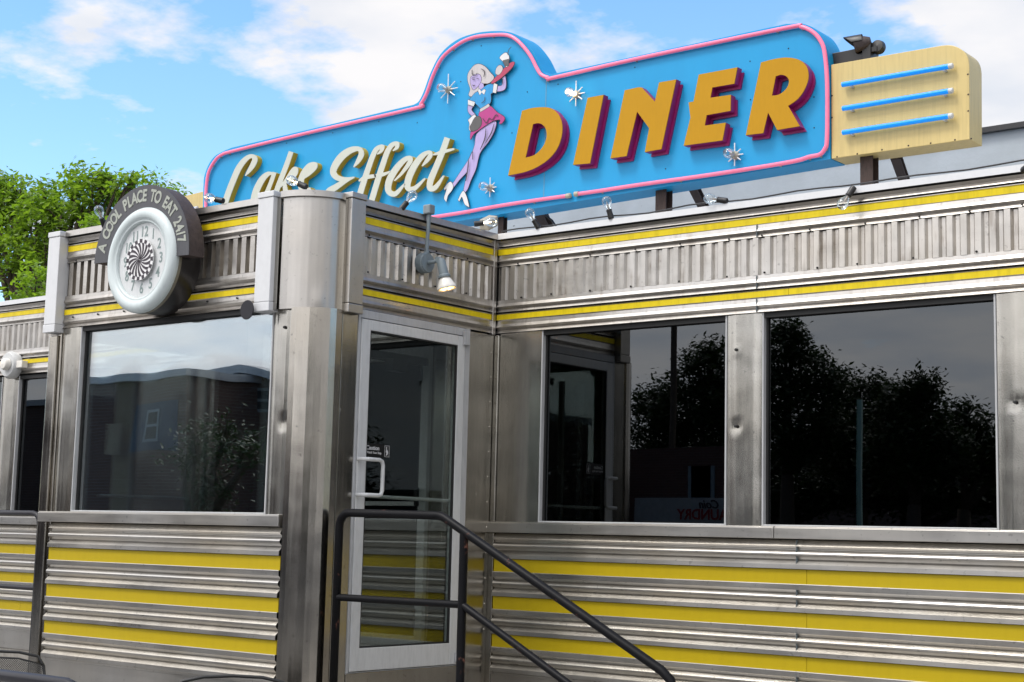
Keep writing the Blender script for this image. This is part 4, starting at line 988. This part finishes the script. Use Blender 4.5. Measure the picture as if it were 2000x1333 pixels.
# waitress cut-out
c7 = lambda pts: [(800+p[0]/3.507, 60+p[1]/3.507)+tuple(p[2:]) for p in pts]
WT = None
order = [
 ('leg', 'skin', [(430, 828), (398, 892), (338, 982), (300, 1040), (272, 1068), (298, 1074), (340, 1022), (385, 975), (412, 930)]),
 ('leg', 'skin', [(452, 728), (470, 695), (520, 650), (588, 622), (582, 682), (545, 752), (486, 830), (468, 882), (452, 950), (420, 1022), (393, 1090), (368, 1108), (382, 1030), (394, 960), (403, 892), (430, 830), (446, 780)]),
 ('shoe', 'white_paint', [(234, 1082, 1), (262, 1046), (284, 1038), (298, 1070), (285, 1100), (262, 1130), (250, 1174, 1), (236, 1148), (248, 1105), (252, 1082), (240, 1094, 1)]),
 ('shoe', 'white_paint', [(332, 1160, 1), (354, 1114), (370, 1100), (386, 1128), (398, 1165), (408, 1210, 1), (378, 1190), (358, 1140), (340, 1170, 1)]),
 ('arm', 'skin', [(404, 508), (434, 515), (424, 545), (454, 582), (440, 592), (412, 572), (399, 545)]),
 ('arm', 'skin', [(598, 384), (630, 378), (640, 350), (628, 305), (650, 300), (661, 360), (650, 405), (596, 416)]),
 ('hair', 'hair', [(400, 300), (420, 265), (448, 236), (482, 231), (520, 250), (550, 285), (578, 322), (545, 360), (498, 366), (480, 402), (460, 432), (425, 452), (406, 440), (416, 400), (400, 350)]),
 ('neck', 'skin', [(476, 352, 1), (506, 366, 1), (512, 402, 1), (492, 414, 1), (474, 396, 1)]),
 ('face', 'skin', [(420, 322), (450, 302), (480, 303), (492, 328), (488, 352), (468, 384), (443, 406), (430, 395), (418, 358)]),
 ('blouse', 'blouse', [(414, 472), (448, 430), (490, 407), (530, 375), (580, 360, 1), (586, 395), (572, 425), (557, 436), (559, 470), (547, 505), (488, 536, 1), (455, 502), (447, 492, 1), (410, 478)]),
 ('collar', 'white_paint', [(470, 412, 1), (480, 400, 1), (492, 420, 1), (512, 402, 1), (522, 410, 1), (512, 440, 1), (494, 424, 1), (482, 444, 1)]),
 ('cuff', 'white_paint', [(402, 476, 1), (450, 492, 1), (440, 520, 1), (402, 508, 1)]),
 ('cuff', 'white_paint', [(580, 361, 1), (604, 372, 1), (594, 430, 1), (572, 425, 1)]),
 ('skirt', 'skirt', [(482, 558), (548, 518), (600, 560), (652, 596), (640, 630), (618, 640), (622, 612), (570, 622), (495, 670), (440, 712), (420, 748), (424, 690), (472, 640)]),
 ('belt', 'hair', [(485, 540, 1), (545, 503, 1), (551, 520, 1), (486, 560, 1)]),
 ('coffee_pot', 'white_paint', [(404, 615, 1), (440, 582), (458, 590), (470, 640), (440, 690), (412, 680), (414, 640)]),
 ('coffee', 'grey_dark', [(428, 640), (450, 600), (478, 590), (495, 612), (492, 650), (465, 680), (430, 690), (416, 665)]),
 ('tray', 'tray_red', [(564, 356), (590, 325), (640, 272), (690, 226), (720, 218), (712, 246), (672, 290), (612, 340), (572, 364)]),
 ('burger', 'hair', [(594, 296), (598, 262), (618, 240), (637, 247), (640, 272), (616, 304)]),
 ('glass', 'white_paint', [(622, 190), (640, 166), (665, 154), (684, 176), (683, 215), (668, 252), (646, 216)]),
 ('soda', 'grey_dark', [(644, 208, 1), (682, 198, 1), (684, 244, 1), (658, 244, 1)]),
]
base = MB(); fig = None; pieces = []
for k, (nm, mt, pl) in enumerate(order):
    loop = spline(c7(pl), 5); yb = YS-.018-.0005*k
    lp = traced([loop], YS-.02)
    cxm = sum(p[0] for p in lp[0])/len(lp[0]); czm = sum(p[1] for p in lp[0])/len(lp[0])
    pieces.append((nm, mt, lp[0], yb))
    # dark backing outline a little larger
    q = lp[0]; n = len(q); off_ = []
    area = sum(q[i][0]*q[(i+1) % n][1]-q[(i+1) % n][0]*q[i][1] for i in range(n)); sg = 1 if area > 0 else -1
    for i in range(n):
        dx = q[(i+1) % n][0]-q[i-1][0]; dz = q[(i+1) % n][1]-q[i-1][1]; l = math.hypot(dx, dz) or 1
        off_.append((q[i][0]+sg*dz/l*.0036, q[i][1]-sg*dx/l*.0036))
    base.slab([off_], lambda x, z, t_: (x, yb+.0004+t_, z), 0, .004+.0008*k*.0)
fig = base.build('waitress_cutout', MT['ink'], SG, label='painted waitress cut-out carrying a tray')
for nm, mt, q, yb in pieces:
    m = MB(); m.slab([q], lambda x, z, t_: (x, yb+t_, z), 0, .0003); m.build(nm, MT[mt], fig)
m = MB()
for st in ([(672, 165, 5), (680, 132, 4), (697, 112, 4)], [(430, 338, 3), (438, 333, 4), (446, 337, 3)], [(458, 330, 3), (466, 328, 4), (472, 333, 3)], [(430, 372, 3), (438, 378, 6), (447, 374, 3)],
           [(425, 328, 3), (436, 322, 3), (446, 326, 3)], [(428, 270, 4), (430, 300, 5), (452, 308, 4), (462, 290, 3)], [(488, 262, 4), (512, 280, 6), (508, 318, 4)], [(500, 600, 3), (525, 632, 5), (545, 600, 4), (565, 612, 5), (590, 578, 5), (606, 588, 4)],
           [(523, 670, 3), (515, 740, 7), (484, 815, 4)], [(578, 640, 3), (560, 700, 7), (520, 770, 3)], [(405, 885, 3), (398, 960, 5), (385, 1030, 4)], [(432, 830, 4), (432, 884, 4)], [(515, 455, 3), (512, 480, 4), (490, 498, 3)], [(640, 330, 4), (634, 365, 4)]):
    a, b = ribbon(c6(st) if 0 else [(800+p[0]/3.507, 60+p[1]/3.507, p[2]/3.507) for p in st], 5)
    lp = traced([a+b[::-1]], YS-.03); m.slab(lp, lambda x, z, t_: (x, YS-.0305+t_, z), 0, .001)
m.build('ink_line', MT['ink'], fig)
# yellow ends with blue tubes
re_ = [(1623.2, 126.8, 1), (1838.7, 89.3, 1), (1855, 88.5), (1871, 93), (1884, 102.6), (1890.5, 114), (1893, 128, 1), (1893.5, 272.6, 1), (1624, 310.5, 1)]
lp = traced([spline(re_, 6)], YS+.004)
m = MB(); m.slab(lp, lambda x, z, t_: (x, YS+.004+t_, z), 0, SD-.004); yr = m.build('end_panel', MT['sign_yellow'], SG, bevel=.003, label='cream yellow right end panel with three blue tubes')
studs([(lambda p: (p.x, YS+.004, p.z))(at(x, y, 1, YS+.004)) for (x, y) in [(1500+u/3.1, 30+v/3.1) for u, v in ((388, 488), (388, 620), (418, 858), (540, 840), (690, 815), (850, 790), (985, 775), (1132, 755), (1230, 748), (1210, 358), (1212, 480), (1212, 580))]], n_, [(.006, 0), (.004, .003), (0, .004)], 'rivet', MT['rust'], yr, 6)
def blue_bar(x0, y0, x1, y1, parent):
    a = at(x0, y0, 1, YS-.03); b = at(x1, y1, 1, YS-.03); m = MB(); m.tube([a, b], .0165, 12); t_ = m.build('blue_tube', MT['blue_tube'], parent, smooth=True)
    m = MB()
    for k in (.08, .94): q = a.lerp(b, k); m.box(q.x-.008, q.x+.008, YS-.03, YS+.004, q.z-.022, q.z-.012)
    m.lathe(b, (1, 0, 0), [(.0172, -.012), (.0172, .012), (.01, .016), (0, .016)], 12); m.build('end_cap', MT['alu_light'], t_)
blue_bar(1645, 166, 1857, 129.5, yr); blue_bar(1646, 212.6, 1857, 177.7, yr); blue_bar(1646, 259.6, 1857, 226.8, yr)
le_ = [(398, 374, 1), (300, 398, 1), (280, 404), (262, 414), (252, 432), (250, 450, 1), (250, 545, 1), (398, 512, 1)]
lp = traced([spline(le_, 5)], YS+.004)
m = MB(); m.slab(lp, lambda x, z, t_: (x, YS+.004+t_, z), 0, SD-.004); yl = m.build('end_panel', MT['sign_yellow'], SG, bevel=.003)
blue_bar(270, 434, 384, 407, yl)
# sign frame: uprights and braces of rusty I-beam
def ibeam(p, q, w_, name='sign_post', mat='rust'):
    m = MB(); p, q = Vector(p), Vector(q); d = (q-p).normalized(); x = Vector((1, 0, 0)); y = d.cross(x).normalized(); x = y.cross(d)
    for (a0_, a1_, b0_, b1_) in ((-w_/2, w_/2, -w_/2, -w_/2+.008), (-w_/2, w_/2, w_/2-.008, w_/2), (-.004, .004, -w_/2+.008, w_/2-.008)):
        vs = [o_+x*a+y*b for o_ in (p, q) for a in (a0_, a1_) for b in (b0_, b1_)]
        m.add(vs, [(0, 1, 3, 2), (4, 6, 7, 5), (0, 4, 5, 1), (2, 3, 7, 6), (0, 2, 6, 4), (1, 5, 7, 3)])
    return m.build(name, MT[mat], SG)
for (x, y, w_) in ((982, 425, .05), (1297, 380, .085), (1698, 325, .085)):
    p = at(x, y, 1, YS+.10); ibeam((p.x, YS+.10, 1.6), (p.x, YS+.10, p.z+.4), w_)
for (x0, y0, x1, y1, w_) in ((1052, 412, 1068, 446, .085), (1356, 368, 1376, 408, .06), (1752, 312, 1766, 352, .06)):
    a = at(x0, y0, 1, YS+.35); b = at(x1, y1, 1, YS+.8); dd = (a-b); ibeam(b-dd*.6, a+dd*.22, w_, 'sign_brace')
a = at(1062, 418, 1, YS+.3); m = MB(); m.tube([a, a+Vector((.08, 0, -.06)), a+Vector((.14, 0, -.14)), a+Vector((.2, 0, -.3))], .008, 6); m.build('sign_cable', MT['socket'], SG, smooth=True)
# bracket arm and old floodlight on top right
a = at(1640, 106, 1, YS+.14); b = at(1704, 108, 1, YS+.14)
m = MB(); m.box(a.x-.25, b.x, YS+.06, YS+.16, b.z-.045, b.z+.035); m.box(b.x-.03, b.x+.03, YS+.05, YS+.17, b.z-.30, b.z+.06); m.build('bracket', MT['socket'], SG, bevel=.004)
fp = at(1678, 100, 1, YS+.06)
fl = thing('floodlight', fp, 'small weathered brown floodlight with dark hood on the bracket above the yellow sign end', 'floodlight')
m = MB(); axd = Vector((-.9, -.25, -.12)).normalized()
m.lathe(fp+Vector((.03, 0, .045)), axd, [(0, -.05), (.03, -.045), (.044, -.01), (.05, .04), (.052, .055), (.044, .05), (0, .02)], 18); m.build('housing', MT['arch_rust'], fl, smooth=True)
m = MB(); c0 = fp+Vector((.03, 0, .045)); u_ = Vector((0, 0, 1)); v_ = axd.cross(u_).normalized(); u_ = v_.cross(axd)
ring_ = [c0+axd*.0+(v_*math.cos(t)+u_*math.sin(t))*.056 for t in np.linspace(.1, math.pi-.1, 10)]; tip = [c0+axd*(.06+.06*math.sin(t))+(v_*math.cos(t)+u_*math.sin(t))*.062 for t in np.linspace(.1, math.pi-.1, 10)]
m.add(ring_+tip+[p*1+(u_*.004) for p in ring_]+[p+u_*.004 for p in tip], [(i, i+1, 11+i, 10+i) for i in range(9)]+[(20+i, 30+i, 31+i, 21+i) for i in range(9)]+[(10+i, 11+i, 31+i, 30+i) for i in range(9)]); m.build('hood', MT['socket'], fl, smooth=True)
m = MB(); m.lathe(fp+Vector((.115, .06, .01)), (0, -1, .1), [(0, 0), (.04, .0), (.046, .02), (.04, .05), (0, .055)], 16); m.box(fp.x-.01, fp.x+.12, YS+.06, YS+.1, fp.z-.02, fp.z+.01); m.build('ballast', MT['socket'], fl, smooth=True)

# grey wall behind the sign
gt = at(1960, 257, 1, 3.2).z
rear = thing('rear_building', (2, 3.2, GZ), 'flat pale grey wall with peeling paint rising behind the roof sign', 'building')
xl = at(880, 420, 1, 3.2).x-.8
m = MB(); m.box(xl, 14, 3.2, 9, GZ, gt); m.build('wall', MT['grey_wall'], rear)
m = MB(); m.box(xl-.03, 14, 3.15, 3.35, gt, gt+.04); m.box(xl-.03, xl+.15, 3.35, 9, gt, gt+.04); m.build('coping', MT['clock_case'], rear)
m = MB(); m.box(xl+.1, 13.9, 3.4, 8.9, gt-.1, gt+.005); m.build('roof', MT['roof_membrane'], rear)

# ------------------------------------------------------------------ trees
def leaf_cloud(blobs, size, rnd, density, clump=.35):
    vs = []; fs = []
    for (c, rx, ry, rz) in blobs:
        nn = int(density*(rx*ry*rz)**(2/3))
        ncl = max(4, int(nn/26))
        for _ in range(ncl):
            d = Vector((rnd.gauss(0, 1), rnd.gauss(0, 1), rnd.gauss(0, 1))).normalized(); rr = rnd.uniform(.45, 1.05)
            cc_ = Vector(c)+Vector((d.x*rx*rr, d.y*ry*rr, d.z*rz*rr))
            tw = Vector((rnd.gauss(0, 1), rnd.gauss(0, 1), rnd.gauss(-.2, .6))).normalized()
            for _ in range(26):
                p = cc_+Vector((rnd.gauss(0, clump), rnd.gauss(0, clump), rnd.gauss(0, clump*.7)))*.55+tw*rnd.uniform(-.2, .2)*clump*2
                nrm = (Vector((rnd.gauss(0, .6), rnd.gauss(0, .6), 1))).normalized(); a = nrm.orthogonal().normalized(); a = Matrix.Rotation(rnd.uniform(0, 6.28), 3, nrm) @ a; b = nrm.cross(a)
                s_l = size*rnd.uniform(.6, 1.3); k = len(vs)
                vs += [p-a*s_l, p-b*s_l*.42+nrm*s_l*.1, p+a*s_l, p+b*s_l*.42+nrm*s_l*.1]; fs.append((k, k+1, k+2, k+3))
    return vs, fs
def limbs(base, blobs, r0, rnd):
    m = MB(); base = Vector(base); top_c = sum((Vector(b[0]) for b in blobs), Vector())/len(blobs)
    fork = base.lerp(Vector((base.x, base.y, top_c.z)), .55)
    m.tube([base, base.lerp(fork, .5)+Vector((rnd.uniform(-.1, .1), 0, 0)), fork], [r0, r0*.8, r0*.62], 10)
    for (c, rx, ry, rz) in blobs:
        c = Vector(c); mid = fork.lerp(c, .5)+Vector((rnd.uniform(-.15, .15), rnd.uniform(-.15, .15), .1))
        m.tube([fork-Vector((0, 0, .1)), mid, c], [r0*.4, r0*.26, r0*.1], 7)
        for _ in range(7):
            d = Vector((rnd.gauss(0, 1), rnd.gauss(0, 1), rnd.gauss(.4, .8))).normalized(); e_ = c+Vector((d.x*rx, d.y*ry, d.z*rz))*.85; s0 = mid.lerp(c, rnd.uniform(.2, 1))
            m.tube([s0, s0.lerp(e_, .5)+Vector((0, 0, .08)), e_], [r0*.12, r0*.07, r0*.03], 5, cap=False)
    return m
def tree(base, blobs, size, dens_, label, leaf='leaf', r0=.22, seed=1, group=None, clump=.35):
    rnd = random.Random(seed); T = thing('tree', base, label, 'tree', group)
    limbs(base, blobs, r0, rnd).build('trunk', MT['bark'], T, smooth='all')
    vs, fs = leaf_cloud(blobs, size, rnd, dens_, clump); m = MB(); m.add(vs, fs); m.build('crown', MT[leaf], T, recalc=False); return T
def blob(px_, py_, rpx, Y_, ratio=1.0, dy=0.):
    p = at(px_, py_, 1, Y_+dy); k = (p-Vector(CP)).length/FPX; r_ = rpx*k; return ((p.x, p.y, p.z), r_, r_, r_*ratio)
YT = 7.0
b1_ = [blob(-10, 395, 55, YT), blob(10, 365, 30, YT), blob(88, 385, 40, YT), blob(200, 355, 30, YT), blob(262, 350, 20, YT), blob(-20, 430, 60, YT), blob(40, 380, 28, YT), blob(245, 370, 30, YT), blob(155, 350, 30, YT), blob(100, 500, 50, YT), blob(170, 385, 52, YT), blob(120, 420, 55, YT), blob(225, 415, 50, YT, 1, .6), blob(70, 440, 60, YT), blob(25, 500, 62, YT), blob(190, 470, 48, YT, 1, -.6), blob(20, 400, 35, YT), blob(135, 490, 40, YT, 1, .8), blob(205, 365, 26, YT), blob(-60, 480, 80, YT), blob(60, 560, 60, YT, 1, .5)]
tree((at(60, 900, 1, YT).x, YT, GZ), b1_, .062, 4200, 'leafy green tree rising behind the left part of the diner', 'leaf', .2, 3, clump=.16)
YT2 = 5.2
b2_ = [blob(90, 555, 42, YT2), blob(55, 590, 40, YT2), blob(110, 600, 30, YT2), blob(70, 535, 26, YT2)]
tree((at(80, 1000, 1, YT2).x, YT2, GZ), b2_, .055, 4200, 'lower yellow green tree just above the roof edge at far left', 'leaf_light', .09, 5, clump=.14)
YT3 = 9.0
b3_ = [blob(305, 372, 32, YT3), blob(280, 398, 34, YT3), blob(325, 400, 26, YT3), blob(345, 385, 10, YT3)]
tree((at(300, 900, 1, YT3).x, YT3, GZ), b3_, .052, 5200, 'treetop showing between the clock arch and the blue sign', 'leaf', .14, 8, clump=.25)

# ------------------------------------------------------------------ across the street (seen in the reflections)
def mir(px_, py_, D, plane=0.): p = at(px_, py_, 1, D); return Vector((p.x, 2*plane-p.y, p.z))
def mblob(px_, py_, rpx, D, ratio=1., plane=0.):
    p = mir(px_, py_, D, plane); k = (at(px_, py_, 1, D)-Vector(CP)).length/FPX; r_ = rpx*k; return ((p.x, p.y, p.z), r_, r_, r_*ratio)
DT = 34
def rtree(bl, label, seed, D=DT, LS=.095, LD=3400, CL=.36):
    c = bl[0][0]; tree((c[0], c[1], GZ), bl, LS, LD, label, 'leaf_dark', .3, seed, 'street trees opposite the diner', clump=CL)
rtree([mblob(1535, 700, 55, DT, 1.2), mblob(1545, 650, 28, DT), mblob(1600, 740, 50, DT), mblob(1560, 830, 90, DT), mblob(1480, 760, 55, DT)], 'tall dark tree mirrored at the left of the largest window', 11)
rtree([mblob(1680, 790, 70, DT+3), mblob(1650, 880, 80, DT+3), mblob(1720, 870, 80, DT+3)], 'dark rounded tree mirrored in the middle of the largest window', 12)
rtree([mblob(1780, 790, 60, DT), mblob(1800, 760, 34, DT), mblob(1770, 880, 90, DT), mblob(1840, 880, 60, DT)], 'dark tree with two humps mirrored right of centre in the largest window', 13)
rtree([mblob(1880, 840, 45, DT+2), mblob(1884, 800, 20, DT+2), mblob(1940, 880, 65, DT+2), mblob(2020, 860, 60, DT+2)], 'low dark tree mirrored at the right of the largest window', 14)
rtree([mblob(1380, 720, 55, DT), mblob(1340, 800, 80, DT), mblob(1430, 800, 80, DT), mblob(1270, 790, 40, DT), mblob(1290, 870, 70, DT)], 'dark tree mirrored in the smaller window beside the pole', 15)
for k, (x, y, r_) in enumerate(((-70, -46, 4.0), (-84, -40, 4.5), (24, -34, 4.2), (36, -30, 4.0), (44, -16, 4.0), (40, -2, 4.5), (34, 12, 4.0))):
    rtree([((x, y, GZ+4.5+k % 3*.4), r_, r_, r_*.9), ((x+2, y-1, GZ+6), r_*.6, r_*.6, r_*.6), ((x-2.2, y, GZ+3.6), r_*.7, r_*.7, r_*.7)],
          ['round street tree far to the left across the road', 'broad street tree behind the row at far left', 'broad street tree across the road to the right', 'street tree further right across the road', 'tree at the right end of the car park', 'large tree beside the diner to the right', 'tree behind the right end of the diner', 'young street tree before the brick houses'][k], 30+k, LS=.16, LD=700, CL=.8)
for k, (xa, n_b) in enumerate(((1290, 4), (1500, 5), (1760, 5))):
    rtree([mblob(xa+i*58, 905+12*math.sin(i*2.3+k), 52, DT+6, 1.) for i in range(n_b)]+[mblob(xa+i*58+25, 965, 50, DT+5, .8) for i in range(n_b)], ['dark hedge row mirrored low in the smaller window', 'dark hedge row mirrored low at the left of the largest window', 'dark hedge row mirrored low at the right of the largest window'][k], 71+k, LS=.12, LD=1900, CL=.6)
rb = thing('row_building', (-10, -64, GZ), 'long low dark brick row closing the far side of the street, mirrored behind the trees', 'building')
m = MB(); m.box(-110, 70, -70, -64, GZ, GZ+4.2); m.box(-60, -40, -70, -63.8, GZ+4.2, GZ+6.0); m.box(5, 22, -70, -63.8, GZ+4.2, GZ+5.4); m.build('wall', MT['brick'], rb)
m = MB(); m.box(-110.2, 70.2, -70.2, -63.7, GZ+4.15, GZ+4.4); m.build('roof', MT['clock_case'], rb)
# utility pole
p = mir(1309, 900, 28)
up = thing('utility_pole', (p.x, p.y, GZ), 'dark wooden utility pole mirrored in the smaller window', 'pole')
m = MB(); m.tube([(p.x, p.y, GZ), (p.x, p.y, GZ+9)], [.11, .08], 12); m.build('pole', MT['bark'], up, smooth=True)
m = MB(); m.box(p.x-1.1, p.x+1.1, p.y-.05, p.y+.05, GZ+8.2, GZ+8.32); m.build('crossarm', MT['bark'], up)
# thin green sign post
p = mir(1674, 900, 12)
sp_o = thing('sign_post', (p.x, p.y, GZ), 'thin pale green steel post mirrored in the largest window', 'post')
zt__ = mir(1674, 780, 12).z; m = MB(); m.box(p.x-.035, p.x+.035, p.y-.01, p.y+.01, GZ, zt__); m.box(p.x-.035, p.x-.028, p.y+.01, p.y+.03, GZ, zt__); m.box(p.x+.028, p.x+.035, p.y+.01, p.y+.03, GZ, zt__); m.build('channel', paint('pale_green_paint', (.34, .52, .45), .4, .2), sp_o)
# laundry shop
p = mir(1235, 978, 26); q = mir(1450, 978, 26)
x0_, x1_ = min(p.x, q.x), max(p.x, q.x)
ls = thing('laundry_shop', ((x0_+x1_)/2, p.y, GZ), 'low white shop with red laundry lettering mirrored at the bottom of the smaller window', 'shop')
zt1 = mir(1340, 975, 26).z; m = MB(); m.box(x0_, x1_, p.y-.8, p.y, GZ, zt1+.02); m.build('wall', paint('weathered_white_clapboard', (.34, .34, .33), .6, .25), ls)
zb_ = mir(1340, 890, 30).z; m = MB(); m.box(x0_-1, x1_-.3, p.y-1.6, p.y-.801, GZ, zb_); m.build('upper_wall', MT['brick_red'], ls)
m = MB()
for xx in np.linspace(x0_+1.2, x1_-2, 2): m.box(xx, xx+.7, p.y-.80, p.y-.75, zb_-1.6, zb_-.5)
m.build('window', MT['conduit'], ls)
tp = mir(1376, 1007, 26); tq = mir(1385, 987, 26)
text_on(lambda x, y, z: (tp.x-x, tp.y+.03+z, tp.z+y), 'LAUNDRY', .36, 'lettering', MT['red_letter'], ls, .01, 'CENTER')
text_on(lambda x, y, z: (tq.x-x, tq.y+.03+z, tq.z+y), 'Coin', .30, 'lettering', MT['ink'], ls, .004, 'CENTER', 1., .01, .3)
# brick houses mirrored in the vestibule window
PV = -1.56
def mv(px_, py_, D): return mir(px_, py_, D, PV)
D1 = 14
a = mv(372, 712, D1); a.z -= .30; b = mv(60, 660, D1)
h1 = thing('brick_house', (a.x, a.y, GZ), 'brown brick house with a flat roofline mirrored in the left of the vestibule window', 'house')
m = MB(); xa, xb = min(a.x, b.x)-6, max(a.x, b.x); m.box(xa, xb, a.y-6, a.y, GZ, a.z); m.build('wall', MT['brick'], h1)
m = MB(); m.box(xa-.1, xb+.1, a.y-6.1, a.y+.12, a.z, a.z+.16); m.build('coping', MT['alu'], h1)  # pale colour imitates the ghost reflection along the roof edge
def hwin(parent, px0, py0, px1, py1, D, y):
    p = mv(px0, py0, D); q = mv(px1, py1, D); x0w, x1w = sorted((p.x, q.x)); z0w, z1w = sorted((p.z, q.z))
    f = MB(); f.box(x0w, x1w, y-.05, y+.03, z0w, z1w); fo = f.build('window', MT['conduit'], parent)
    g = MB(); zm = (z0w+z1w)/2; g.box(x0w+.06, x1w-.06, y+.031, y+.033, z0w+.06, zm-.03); g.box(x0w+.06, x1w-.06, y+.031, y+.033, zm+.03, z1w-.06); g.build('pane', MT['interior'], fo)
hwin(h1, 282, 802, 306, 865, D1, a.y)
m = MB(); p = mv(262, 790, D1); q = mv(345, 880, D1); m.box(min(p.x, q.x), max(p.x, q.x), a.y-.03, a.y+.01, q.z, p.z); m.build('blue_bay', MT['blue_wall'], h1)
D2 = 16
g1 = mv(374, 730, D2); g2 = mv(490, 705, D2); g3 = mv(620, 735, D2)
for g_ in (g1, g2, g3): g_.z -= .35
h2 = thing('brick_house', (g2.x, g2.y, GZ), 'gabled brick house mirrored in the right of the vestibule window', 'house')
m = MB(); m.slab([[(g1.x, GZ), (g3.x, GZ), (g3.x, g3.z), (g2.x, g2.z), (g1.x, g1.z)]], lambda x, z, t_: (x, g2.y-t_, z), 0, 7); m.build('wall', MT['brick'], h2)
m = MB()
for s0, s1 in ((g1, g2), (g2, g3)):
    d_ = (s1-s0).normalized(); m.add([(s0.x, g2.y+.3, s0.z), (s1.x, g2.y+.3, s1.z), (s1.x, g2.y-7.2, s1.z), (s0.x, g2.y-7.2, s0.z), (s0.x, g2.y+.3, s0.z+.18), (s1.x, g2.y+.3, s1.z+.18), (s1.x, g2.y-7.2, s1.z+.18), (s0.x, g2.y-7.2, s0.z+.18)],
      [(0, 1, 2, 3), (4, 7, 6, 5), (0, 4, 5, 1), (2, 6, 7, 3), (1, 5, 6, 2), (0, 3, 7, 4)])
m.build('roof', MT['alu'], h2)
hwin(h2, 475, 765, 527, 805, D2, g2.y); hwin(h2, 400, 765, 430, 805, D2, g2.y)
rtree([mblob(395, 860, 40, 9, 1., PV), mblob(450, 850, 42, 9, 1., PV), mblob(360, 900, 40, 9, 1., PV), mblob(500, 880, 40, 9, 1., PV), mblob(430, 930, 60, 9, 1., PV)], 'leafy bush-like tree mirrored in the vestibule window before the houses', 61, LS=.05, LD=2600, CL=.25)
